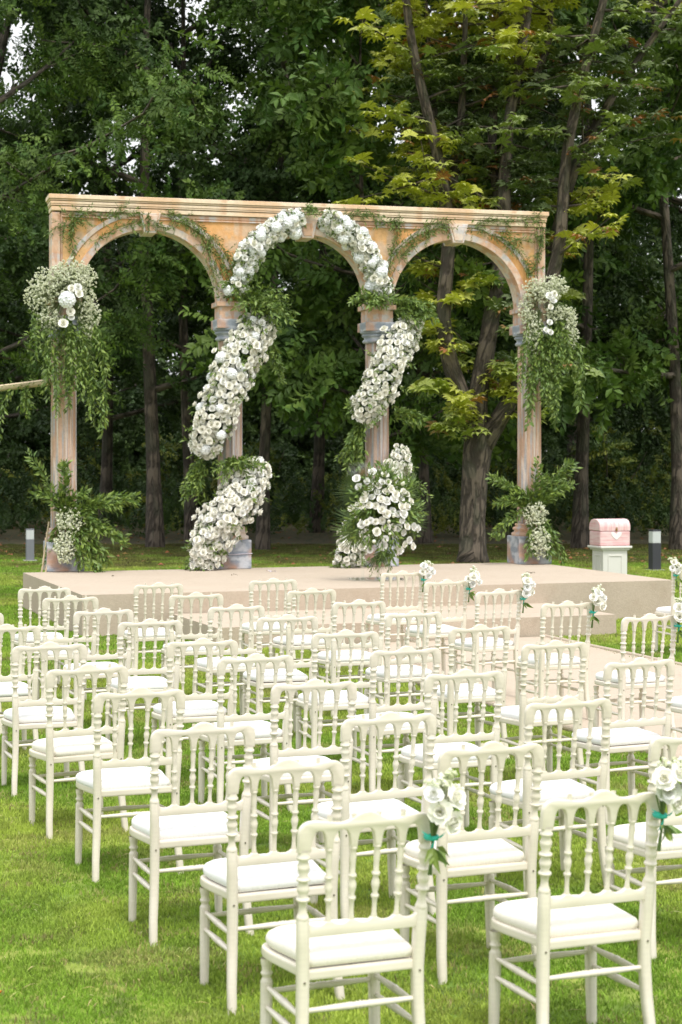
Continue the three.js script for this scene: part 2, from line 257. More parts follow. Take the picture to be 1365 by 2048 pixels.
// a cloud of baby's breath: tiny florets on hair-thin stems spreading from a point
const FLORET = (() => { const g = new THREE.OctahedronGeometry(1, 0); return g; })();
function gypCloud(S, c, r, n, root) {
  for (let i = 0; i < n; i++) {
    const d = V(gauss(), gauss(), gauss()), k = Math.pow(rnd(), 0.55) * 1.12; d.normalize().multiply(V(r.x, r.y, r.z)).multiplyScalar(k);
    const p = c.clone().add(d), tuftN = 5;
    for (let j = 0; j < tuftN; j++) { S.m.push(mat(p.clone().add(V(gauss(), gauss(), gauss()).multiplyScalar(0.022)), qRand(), R(0.006, 0.0125))); const t = rnd(); S.c.push(rgb(lerp(0.5, 0.86, t), lerp(0.54, 0.87, t), lerp(0.3, 0.74, t))); }
    if (i % 3 === 0) S.stems.push(tube([root.clone().lerp(p, 0.35).add(V(gauss(), gauss(), gauss()).multiplyScalar(0.03)), p], 0.0022, 3, false));
  }
}
function finishGyp(S, parent) { part('stem', S.stems, mt.gypStem, parent).userData.kind = 'stuff'; instanced('blossom', FLORET, mt.gyp, S.m, S.c, parent); }
// ------------------------------------------------------------------ ground
{
  const g = new THREE.PlaneGeometry(500, 500, 1, 1); g.rotateX(-PI / 2); const uv = g.attributes.uv; for (let i = 0; i < 4; i++) uv.setXY(i, uv.getX(i) * 500, uv.getY(i) * 500);
  tag(part('lawn', g, mt.ground, scene), 'wide mown green lawn under the chairs and stage', 'lawn', null, 'structure');
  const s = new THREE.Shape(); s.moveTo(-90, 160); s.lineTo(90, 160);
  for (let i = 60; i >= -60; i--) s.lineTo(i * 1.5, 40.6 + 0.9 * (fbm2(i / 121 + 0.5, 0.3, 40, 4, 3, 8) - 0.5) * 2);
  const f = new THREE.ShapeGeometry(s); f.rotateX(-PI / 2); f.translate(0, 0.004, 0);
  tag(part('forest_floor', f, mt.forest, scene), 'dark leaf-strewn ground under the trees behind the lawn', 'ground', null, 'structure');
}
const inRect = (p, u0, u1, v0, v1) => { const u = p.x * Math.cos(ROT) - p.z * Math.sin(ROT), v = -p.x * Math.sin(ROT) - p.z * Math.cos(ROT); return u > u0 && u < u1 && v > v0 && v < v1; };
{ // short grass, as tufts of blades
  const tuft = (n, rad, h, w) => { const pos = []; for (let i = 0; i < n; i++) { const a = R(0, 2 * PI), r = rad * Math.sqrt(rnd()), x = r * Math.cos(a), z = r * Math.sin(a), hh = h * R(0.5, 1.15), t = R(0, 2 * PI), bx = Math.cos(t), bz = Math.sin(t), l = R(0.1, 0.75) * hh, b = R(0, 2 * PI), lx = Math.cos(b) * l, lz = Math.sin(b) * l; const A = [x - bx * w, 0, z - bz * w], B = [x + bx * w, 0, z + bz * w], C = [x - bx * w * 0.8 + lx * 0.35, hh * 0.6, z - bz * w * 0.8 + lz * 0.35], D = [x + bx * w * 0.8 + lx * 0.35, hh * 0.6, z + bz * w * 0.8 + lz * 0.35], E = [x + lx, hh, z + lz]; for (const k of [A, B, D, A, D, C, C, D, E]) pos.push(...k); } const g = new THREE.BufferGeometry(); g.setAttribute('position', new THREE.Float32BufferAttribute(pos, 3)); g.computeVertexNormals(); return g; };
  const near = [0, 1, 2].map(() => tuft(60, 0.085, 0.025, 0.0024)), far = [0, 1].map(() => tuft(50, 0.16, 0.034, 0.005));
  const fill = (geos, d0, d1, dens, sc) => {
    const M = geos.map(() => []), C = geos.map(() => []);
    const N = Math.round(dens * (d1 - d0) * 0.66 * (d0 + d1) / 2);
    for (let i = 0; i < N; i++) {
      const d = Math.sqrt(lerp(d0 * d0, d1 * d1, rnd())), x = R(-0.31, 0.35) * d, p = V(x, 0, -d);
      if (inRect(p, 4.28, 11.75, 20.2, 24.1) || inRect(p, 5.3, 9.95, 18.3, 20.2) || inRect(p, 6.2, 9.08, 0, 18.4)) continue;
      const a = fbm2(x / 40 + 0.5, d / 40, 40, 40, 3, 77), b = fbm2(x / 40 + 0.5, d / 40, 130, 130, 2, 33), k = R(0.6, 1.3);
      let c = mix3([0.215, 0.36, 0.034], [0.37, 0.465, 0.072], sst(a, 0.34, 0.68)); if (b > 0.6) c = mix3(c, [0.42, 0.40, 0.14], sst(b, 0.58, 0.78) * rnd());
      if (rnd() < 0.05) c = [0.34, 0.30, 0.12];
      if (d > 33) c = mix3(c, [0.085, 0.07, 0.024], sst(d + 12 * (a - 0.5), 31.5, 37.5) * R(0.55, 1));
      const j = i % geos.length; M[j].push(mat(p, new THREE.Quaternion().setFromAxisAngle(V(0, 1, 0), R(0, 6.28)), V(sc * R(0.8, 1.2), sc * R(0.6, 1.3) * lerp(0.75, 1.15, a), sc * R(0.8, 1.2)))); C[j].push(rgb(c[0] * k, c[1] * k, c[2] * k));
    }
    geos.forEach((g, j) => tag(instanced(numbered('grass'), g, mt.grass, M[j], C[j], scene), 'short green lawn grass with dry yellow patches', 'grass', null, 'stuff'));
  };
  fill(near, 5.6, 10, 300, 1); fill(near, 10, 16, 170, 1.2); fill(far, 16, 26, 85, 1); fill(far, 26, 42, 55, 1.2);
  const SM = [], SC = [], sg = leafGeo(0.055, 0.0035, 0.3, 0.2); for (let i = 0; i < 2600; i++) { const d = Math.sqrt(lerp(31, 330, rnd())), x = R(-0.25, 0.25) * d; const p = V(x, 0.024, -d); if (fbm2(x / 40 + 0.5, d / 40, 70, 70, 2, 5) < 0.5 || inRect(p, 6.1, 9.1, 0, 20) || inRect(p, 4, 12, 18, 25)) continue; SM.push(mat(p, new THREE.Quaternion().setFromEuler(new THREE.Euler(-PI / 2 + R(-0.3, 0.3), R(-0.3, 0.3), R(0, 6))), R(0.6, 1.4))); SC.push(rgb(R(0.38, 0.55), R(0.34, 0.46), R(0.14, 0.2))); }
  tag(instanced('grass_clippings', sg, mt.dryLeaf, SM, SC, scene), 'dry pale clippings lying loose on the mown lawn', 'grass clippings', null, 'stuff');
  const LM = [], LC = []; const lg = leafGeo(0.11, 0.06, 0.4, 0.3);
  for (let i = 0; i < 1500; i++) { const d = R(30, 50) < 36 ? R(33, 41) : R(36, 56), x = R(-0.27, 0.27) * d; LM.push(mat(V(x, 0.03, -d), new THREE.Quaternion().setFromEuler(new THREE.Euler(-PI / 2 + R(-0.4, 0.4), R(-0.4, 0.4), R(0, 6))), R(0.7, 1.4))); LC.push(rgb(R(0.14, 0.34), R(0.08, 0.16), R(0.03, 0.05))); }
  tag(instanced('leaf_litter', lg, mt.dryLeaf, LM, LC, scene), 'fallen brown leaves scattered along the edge of the trees', 'fallen leaves', null, 'stuff');
}

// ------------------------------------------------------------------ stage, step and aisle carpet
function clothBox(name, label, category, u0, u1, v0, v1, h, amp, turn = ROT) { // carpeted platform: top sheet and skirts hanging on each side, slightly wrinkled towards the ground
  const um = (u0 + u1) / 2, c = V(um * Math.cos(turn) - v0 * Math.sin(turn), 0, -um * Math.sin(turn) - v0 * Math.cos(turn)), w = u1 - u0, d = v1 - v0, o = thing(name, label, category, [c.x, 0, c.z], turn);
  const wob = (p) => { const k = Math.pow(clamp(1 - p.y / h, 0, 1), 0.8); const n1 = fbm2(p.x / 8 + 0.5, p.y / 8 + p.z / 8 + 0.5, 18, 6, 3, 5) - 0.5, n2 = fbm2(p.z / 8 + 0.5, p.x / 8 + 0.5, 14, 9, 3, 15) - 0.5; p.x += amp * k * n2; p.z += amp * k * (n1 * 1.6 + 0.03) ; if (k === 0) p.y += 0.012 * (fbm2(p.x / 8 + 0.5, p.z / 8 + 0.5, 8, 8, 3, 45) - 0.5); };
  const bend = (g) => { const P = g.attributes.position, p = V(0, 0, 0); for (let i = 0; i < P.count; i++) { p.fromBufferAttribute(P, i); wob(p); P.setXYZ(i, p.x, p.y, p.z); } g.computeVertexNormals(); return g; };
  const sheet = (W, H, nx, ny, rx, ry, x, y, z) => { const g = new THREE.PlaneGeometry(W, H, nx, ny); const uv = g.attributes.uv; for (let i = 0; i < uv.count; i++) uv.setXY(i, uv.getX(i) * W, uv.getY(i) * H); g.rotateX(rx); g.rotateY(ry); g.translate(x, y, z); return bend(g); };
  part('carpet_top', sheet(w, d, 60, 24, -PI / 2, 0, 0, h, -d / 2), mt.carpet, o);
  part('skirt', sheet(w, h, 110, 12, 0, 0, 0, h / 2, 0), mt.carpet, o);
  part('skirt', sheet(d, h, 60, 12, 0, -PI / 2, -w / 2, h / 2, -d / 2), mt.carpet, o);
  part('skirt', sheet(d, h, 60, 12, 0, PI / 2, w / 2, h / 2, -d / 2), mt.carpet, o);
  part('skirt', sheet(w, h, 40, 4, 0, PI, 0, h / 2, -d), mt.carpet, o);
  part('deck_frame', [box(w - 0.25, h - 0.06, d - 0.25, 0, h / 2 - 0.01, -d / 2)], mt.stick, o);
  return o;
}
clothBox('stage', 'low rectangular stage covered in beige carpet under the arches', 'stage', 3.86, 11.42, 20.2, 24.42, 0.48, 0.035, 19 * rad);
clothBox('stage_step', 'wide low beige carpeted step in front of the stage', 'step', 5.25, 10.0, 18.28, 20.08, 0.24, 0.05);
{
  const c = UV(7.63, 18.25), o = thing('aisle_carpet', 'beige carpet laid over the lawn along the aisle to the step', 'carpet', [c.x, 0, c.z], ROT);
  const W = 2.94, L = 15, g = new THREE.PlaneGeometry(W, L, 30, 150), P = g.attributes.position, uv = g.attributes.uv;
  for (let i = 0; i < P.count; i++) { const x = P.getX(i), y = P.getY(i); uv.setXY(i, x, y); const e = Math.abs(x) / (W / 2); P.setXYZ(i, x + (e > 0.99 ? 0.03 * (fbm2(0.2, y / 15 + 0.5, 3, 16, 2, 3) - 0.5) : 0), y, 0.022 + 0.014 * (fbm2(x / 8 + 0.5, y / 16 + 0.5, 6, 20, 3, 65) - 0.5)); }
  g.computeVertexNormals(); g.rotateX(-PI / 2); g.translate(0, 0, L / 2); part('carpet_top', g, mt.carpet, o);
  for (const s of [-1, 1]) { const pts = []; for (let i = 0; i <= 60; i++) pts.push(V(s * (W / 2 - 0.02) + 0.03 * (fbm2(s + 3.2, i / 60, 3, 14, 2, 9) - 0.5), 0.018 + 0.012 * fbm2(0.4, i / 60, 3, 12, 2, 29), i / 60 * L)); part('rolled_edge', tube(pts, s < 0 ? 0.034 : 0.022, 8), mt.carpet, o); }
}

// ------------------------------------------------------------------ trees
const limbPath = (a, dir, len, bend, n = 6) => { const pts = [a.clone()], d = dir.clone().normalize(), p = a.clone(); for (let i = 0; i < n; i++) { d.add(V(gauss() * bend, gauss() * bend * 0.6 + 0.03, gauss() * bend)).normalize(); p.addScaledVector(d, len / n); pts.push(p.clone()); } return pts; };
const taper = (r0, r1, n) => Array.from({ length: n }, (_, i) => lerp(r0, r1, Math.pow(i / (n - 1), 0.85)));
const LEAFTONE = {
  deep: () => { const k = R(0.75, 1.3), t = rnd(); return rgb(lerp(0.034, 0.066, t) * k, lerp(0.07, 0.115, t) * k, lerp(0.018, 0.022, t) * k); },
  mid: () => { const k = R(0.65, 1.3), t = rnd(); return rgb(lerp(0.055, 0.12, t) * k, lerp(0.12, 0.19, t) * k, lerp(0.02, 0.026, t) * k); },
  lime: () => { const k = R(0.7, 1.2), t = rnd(); return rgb(lerp(0.11, 0.22, t) * k, lerp(0.17, 0.24, t) * k, lerp(0.024, 0.03, t) * k); },
};
function makeTree(name, label, category, group, x, d, { h = 16, r = 0.22, base = 3, spread = 4, limbs = 12, subs = 5, per = 40, sprig = 'broad', tone = 'deep', lean = [0, 0], size = 1, bark = mt.barkDark, clump = 0.85, low = 0 }) {
  const o = thing(name, label, category, [x, 0, -d], 0, group);
  const trunkPts = []; for (let i = 0; i <= 9; i++) { const t = i / 9; trunkPts.push(V(lean[0] * t * t * h + 0.12 * Math.sin(t * 5 + x), t * h * 0.86 - (i ? 0 : 0.1), lean[1] * t * t * h + 0.12 * Math.cos(t * 4 + d))); }
  const trunkC = new THREE.CatmullRomCurve3(trunkPts), rr = trunkPts.map((_, i) => 0.68 * r * (i === 0 ? 1.35 : lerp(1, 0.25, i / 9)));
  part('trunk', tube(trunkPts, rr, 10), bark, o);
  const geos = SPRIG[sprig], M = geos.map(() => []), C = geos.map(() => []), B = [];
  for (let i = 0; i < limbs; i++) {
    const t = lerp(base / h, 0.98, (i + 0.5) / limbs), p = trunkC.getPointAt(clamp(t / 0.9, 0, 1)), a = i * 2.4 + R(-0.4, 0.4);
    const len = spread * 1.15 * (1.05 - 0.5 * Math.abs(t - 0.45)) * R(0.7, 1.15), dir = V(Math.cos(a), lerp(0.05, 0.9, t) + R(-0.15, 0.2) - low, Math.sin(a));
    const lp = limbPath(p, dir, len, 0.16); B.push(tube(lp, taper(r * 0.34, 0.02, lp.length), 6, false));
    for (let s = 0; s < subs; s++) {
      const q = lp[Math.min(lp.length - 1, 1 + Math.floor((s + rnd()) / subs * (lp.length - 1)))], sp = limbPath(q, V(gauss(), R(-0.3, 0.5), gauss()).add(dir.clone().multiplyScalar(0.4)), R(0.7, 1.6) * spread / 4, 0.3, 4);
      B.push(tube(sp, taper(0.03, 0.008, sp.length), 4, false));
      for (let k = 0; k < per; k++) {
        const c = sp[1 + Math.floor(rnd() * (sp.length - 1))].clone().add(V(gauss() * clump, gauss() * clump * 0.7, gauss() * clump));
        const out = V(gauss() + dir.x * 0.5, gauss() * 0.95 - 0.3, gauss() + dir.z * 0.5), j = Math.floor(rnd() * geos.length);
        M[j].push(mat(c, qTo(out, R(0, 6.28)), size * R(0.75, 1.25))); C[j].push(LEAFTONE[tone]());
      }
    }
  }
  part('branches', B, bark, o);
  geos.forEach((g, j) => instanced('foliage', g, mt.leaf, M[j], C[j], o));
  return o;
}
const G = 'dark trees of the wood behind the lawn';
//               x      d   options                                                                     label
const WOOD = [
  [-7.6, 36.5, { h: 17, r: 0.2, base: 3.6, spread: 3.6, lean: [0.05, 0], sprig: 'fine', tone: 'mid', per: 34, size: 1.1 }, 'leafy tree at the edge of the wood, left of the arches'],
  [-4.3, 40.5, { h: 18, r: 0.26, base: 3.2, spread: 3.8, sprig: 'broad', tone: 'deep', size: 1.15 }, 'dark tree behind the first arch, thick trunk'],
  [-3.6, 43, { h: 17, r: 0.22, base: 3.2, spread: 3.8, sprig: 'broad', tone: 'deep', lean: [-0.02, 0], size: 1.2, per: 38 }, 'dark tree behind the first arch, slim upright trunk'],
  [-1.6, 39.5, { h: 18, r: 0.2, base: 3.3, spread: 3.6, sprig: 'broad', tone: 'mid', lean: [0.03, 0], size: 1.15, per: 34 }, 'broad-leaved tree behind the second column from the left'],
  [0.5, 37, { h: 13, r: 0.14, base: 2.1, spread: 2.9, sprig: 'large', tone: 'mid', limbs: 12, per: 20, low: 0.15 }, 'large-leaved tree seen through the middle arch'],
  [1.9, 43, { h: 18, r: 0.2, base: 3.6, spread: 3.8, sprig: 'broad', tone: 'deep', size: 1.15, per: 38 }, 'slim dark tree behind the third column'],
  [5.4, 40, { h: 18, r: 0.24, base: 3.4, spread: 3.6, sprig: 'large', tone: 'mid', per: 26 }, 'large-leaved tree behind the rightmost column'],
  [7.3, 39.5, { h: 17, r: 0.24, base: 2.3, spread: 3.4, sprig: 'large', tone: 'mid', lean: [-0.03, 0], low: 0.15, per: 22 }, 'large-leaved low-branched tree behind the pink chest'],
  [8.8, 43, { h: 18, r: 0.3, base: 2.8, spread: 4.2, sprig: 'broad', tone: 'deep', size: 1.15 }, 'big dark tree beyond the grey bollard on the right'],
  [-9.4, 44, { h: 19, r: 0.3, base: 3, spread: 4.4, sprig: 'broad', tone: 'deep', lean: [0.1, 0], per: 38, size: 1.15 }, 'leaning dark tree at the far left of the wood'],
  [-6.2, 47, { h: 19, r: 0.24, base: 2.6, spread: 4.2, sprig: 'broad', tone: 'deep', per: 38, size: 1.2 }, 'tall dark tree deep behind the leftmost column'],
  [-0.6, 49, { h: 19, r: 0.26, base: 2.6, spread: 4.2, sprig: 'broad', tone: 'deep', per: 38, size: 1.2 }, 'tall dark tree deep in the wood behind the middle arch'],
  [3.8, 50, { h: 19, r: 0.26, base: 2.6, spread: 4.4, sprig: 'broad', tone: 'deep', per: 38, size: 1.2 }, 'tall dark tree deep in the wood behind the chestnut'],
  [11, 51, { h: 19, r: 0.26, base: 2.6, spread: 4.6, sprig: 'broad', tone: 'deep', per: 38, size: 1.2 }, 'tall dark tree at the far right of the wood'],
  [7.2, 57, { h: 20, r: 0.28, base: 2.6, spread: 4.8, sprig: 'broad', tone: 'deep', per: 38, size: 1.3 }, 'distant dark tree showing between the trunks on the right'],
  [-11.5, 55, { h: 20, r: 0.28, base: 2.6, spread: 4.8, sprig: 'broad', tone: 'deep', per: 38, size: 1.3 }, 'distant dark tree at the far left edge'],
];
for (const [x, d, opt, label] of WOOD) makeTree('tree', label, 'tree', G, x, d, opt);
{ // young growth among the trunks
  const spots = [[-10.5, 52], [-7.4, 55], [-4.6, 53], [-2.2, 56], [0.8, 54], [3.2, 57], [5.2, 53], [7.6, 52], [10.4, 55], [12.5, 50]];
  const names = ['far left', 'leftmost trunks', 'trunks behind the first arch', 'second column', 'middle arch', 'flower lectern', 'chestnut trunk', 'rightmost column', 'pink chest', 'grey bollard'];
  spots.forEach(([x, d], i) => {
    const o = thing('shrub', 'leafy undergrowth shrub deep in the wood behind the ' + names[i], 'shrub', [x, 0, -d], 0, 'shrubs in the shade of the wood'); const B = [], M = [[], [], []], C = [[], [], []];
    for (let k = 0; k < 9; k++) { const lp = limbPath(V(0, 0, 0), V(gauss(), 1.2, gauss()), R(1.4, 2.9), 0.2, 5); B.push(tube(lp, taper(0.035, 0.01, 6), 4, false)); for (let n = 0; n < 34; n++) { const j = n % 3; M[j].push(mat(lp[1 + Math.floor(rnd() * 5)].clone().add(V(gauss() * 0.8, gauss() * 0.5, gauss() * 0.8)), qTo(V(gauss(), gauss() * 0.5, gauss()), R(0, 6)), R(0.8, 1.2))); C[j].push((k + i) % 4 === 0 ? LEAFTONE.lime() : LEAFTONE.deep()); } }
    part('branches', B, mt.barkDark, o); M.forEach((m, j) => instanced('foliage', SPRIG.broad[j], mt.leaf, m, C[j], o));
  });
  const M = [], C = []; for (let i = 0; i < 22000; i++) { const y = i < 6000 ? 4.5 * rnd() : rnd() < 0.93 ? 10.5 * rnd() : 10.5 + 6 * rnd(); M.push(mat(V(R(-26, 26), y, -R(63, 76)), qTo(V(gauss(), gauss() * 0.5, gauss()), R(0, 6)), R(1.4, 2.4))); C.push(LEAFTONE.deep()); }
  const UM = [], UC = []; for (let i = 0; i < 5200; i++) { const d = R(44.5, 63), x = R(-0.3, 0.3) * d, top = 0.2 + 2.1 * fbm2(x / 40 + 0.5, d / 40, 26, 26, 3, 12) * sst(d, 43.5, 51); UM.push(mat(V(x, top * rnd(), -d), qTo(V(gauss(), 0.5 + gauss() * 0.5, gauss()), R(0, 6)), R(0.6, 1.1))); UC.push(fbm2(x / 40 + 0.5, d / 40, 40, 40, 2, 51) > 0.64 ? LEAFTONE.lime() : LEAFTONE.deep()); }
  tag(instanced('undergrowth', SPRIG.broad[1], mt.leaf, UM, UC, scene), 'low dark undergrowth covering the ground between the trunks', 'undergrowth', null, 'stuff');
  tag(instanced('woodland', SPRIG.broad[0], mt.leaf, M, C, scene), 'far dark mass of woodland leaves beyond the trunks', 'woodland', null, 'stuff');
}
{ // the horse chestnut behind the right-hand arch
  const o = thing('chestnut_tree', 'horse chestnut with yellow-green leaves and a forked trunk behind the right-hand arch', 'tree', [2.53, 0, -34.6]);
  const k = 34.6 / F, at = (px, py, dz = 0) => V((px - 682.5) * k - 2.53, EYE - (py - HZ) * k, dz);
  const trunk = [at(946, 1135), at(946, 1100), at(945, 1040), at(950, 960), at(955, 905), at(958, 870)];
  part('trunk', tube(trunk, [0.36, 0.27, 0.25, 0.255, 0.28, 0.27], 14), mt.bark, o);
  const limbs = [
    [[[952, 885], [925, 800], [895, 720], [885, 640], [893, 480], [872, 340], [852, 260], [820, 120], [800, -40], [780, -220]], 0.2, 0.5],
    [[[958, 880], [955, 800], [972, 700], [985, 600], [1003, 480], [1004, 380], [1012, 260], [1040, 90], [1060, -60], [1090, -260]], 0.22, 0.3],
    [[[965, 895], [1000, 830], [1040, 760], [1075, 640], [1110, 500], [1120, 330], [1150, 180], [1190, 20], [1240, -200]], 0.2, 0.5],
    [[[893, 480], [905, 360], [920, 240], [925, 100], [930, -80]], 0.12, 0.6],
    [[[1003, 430], [985, 300], [990, 160], [985, 0], [960, -180]], 0.12, 0.4],
    [[[1100, 520], [1150, 340], [1200, 230], [1290, 100], [1390, -40]], 0.13, 0.3],
    [[[872, 340], [868, 200], [860, 60], [850, -120]], 0.08, -0.5],
    [[[1020, 230], [1090, 110], [1100, -40], [1130, -200]], 0.09, 0.6],
  ];
  const tips = []; const B = [];
  for (const [pp, r, z] of limbs) {
    const pts = pp.map(([x, y], i) => at(x + gauss() * 3, y, z * i * 0.35)), c = new THREE.CatmullRomCurve3(pts), n = pts.length * 3, P = c.getPoints(n); part('limb', tube(P, taper(r, r * 0.28, n + 1), 9), mt.bark, o);
    for (let i = 2; i < n; i++) { const ph = EYE + 0; const nb = P[i].y < 5.6 ? (rnd() < 0.45 ? 1 : 0) : 2; for (let s = 0; s < nb; s++) { const a = R(0, 2 * PI), lp = limbPath(P[i], V(Math.cos(a), R(-0.25, 0.45), Math.sin(a) * 0.8 - 0.45), R(0.6, 2.1) * (P[i].y < 3.5 ? 0.5 : 1), 0.22, 4); B.push(tube(lp, taper(0.028, 0.007, 5), 4, false)); for (const q of lp.slice(1)) tips.push(q); } }
  }
  // a few low sprays in front of the fork
  for (const [px, py, dz] of [[880, 770, 0.5], [905, 830, 0.6], [930, 800, 0.7], [860, 780, 0.4], [890, 860, 0.5], [935, 850, 0.6], [1000, 740, 0.6], [1010, 770, 0.3], [865, 660, 0.4], [840, 600, 0.3], [905, 600, 0.6], [945, 560, 0.5], [860, 540, 0.3], [900, 690, 0.5], [1010, 620, 0.6], [1045, 560, 0.2]]) { const a = at(px, py, dz), lp = limbPath(V(a.x * 0.7 + 0.1, a.y + 0.1, 0), V(a.x * 0.3, 0.1, dz), 0.7, 0.2, 3); B.push(tube(lp, taper(0.02, 0.006, 4), 4, false)); for (let i = 0; i < 4; i++) tips.push(a.clone().add(V(gauss() * 0.3, gauss() * 0.2, gauss() * 0.2))); }
  part('twigs', B, mt.barkDark, o).userData.kind = 'stuff';
  const all = [];
  for (const q of tips) for (let i = 0; i < (rnd() < 0.7 ? 4 : 3); i++) {
    const a = R(0, 2 * PI), out = V(Math.cos(a), R(-0.7, 0.25), Math.sin(a)), p = q.clone().addScaledVector(out, 0.18);
    const qq = new THREE.Quaternion().setFromEuler(new THREE.Euler(-PI / 2 + R(0.35, 1.25), 0, 0)); const yaw = new THREE.Quaternion().setFromAxisAngle(V(0, 1, 0), R(0, 2 * PI));
    all.push({ m: mat(p, yaw.multiply(qq), R(0.6, 1.15)), p });
  }
  // the leaves nearest the lawn are leaves of their own, the rest one mass
  const tint = (p) => { const t = rnd(); if (t < 0.045) return [R(0.30, 0.46), R(0.12, 0.2), 0.02]; const y = fbm2(p.x / 14 + 0.5, p.y / 20, 9, 9, 2, 88) + clamp(-(p.x - 0.2) * 0.075, -0.17, 0.1), k = R(0.75, 1.2); const c = y > 0.52 ? [0.50, 0.54, 0.035] : y > 0.42 ? [0.34, 0.42, 0.035] : [0.13, 0.2, 0.035]; return c.map((v) => v * k); };
  all.forEach((l) => { const d = 34.6 - l.p.z, px = 682 + F * (l.p.x + 2.53) / d, py = HZ - F * (l.p.y - EYE) / d; l.show = (px > 690 && px < 1365 && py > 0 && py < 920) ? l.p.z : -99; });
  all.sort((a, b) => b.show - a.show);
  const tones = Array.from({ length: 14 }, (_, i) => { const c = i === 0 ? [0.38, 0.15, 0.02] : mix3([0.18, 0.27, 0.035], [0.56, 0.58, 0.035], i / 13); return phys(c, 0.7, { transmission: 0.5, side: THREE.DoubleSide }); });
  all.slice(0, 290).forEach((l, i) => { const c = tint(l.p), j = c[0] > c[1] ? 0 : clamp(Math.round((c[0] - 0.18) / 0.38 * 13), 1, 13), e = part('leaf', PALM[i % 4], tones[j], o); l.m.decompose(e.position, e.quaternion, e.scale); });
  const M = PALM.map(() => []), C = PALM.map(() => []); all.slice(290).forEach((l, i) => { M[i % 4].push(l.m); const c = tint(l.p); C[i % 4].push(rgb(...c)); });
  const ml = phys([1, 1, 1], 0.7, { transmission: 0.5, side: THREE.DoubleSide });
  PALM.forEach((g, j) => instanced('foliage', g, ml, M[j], C[j], o));
}
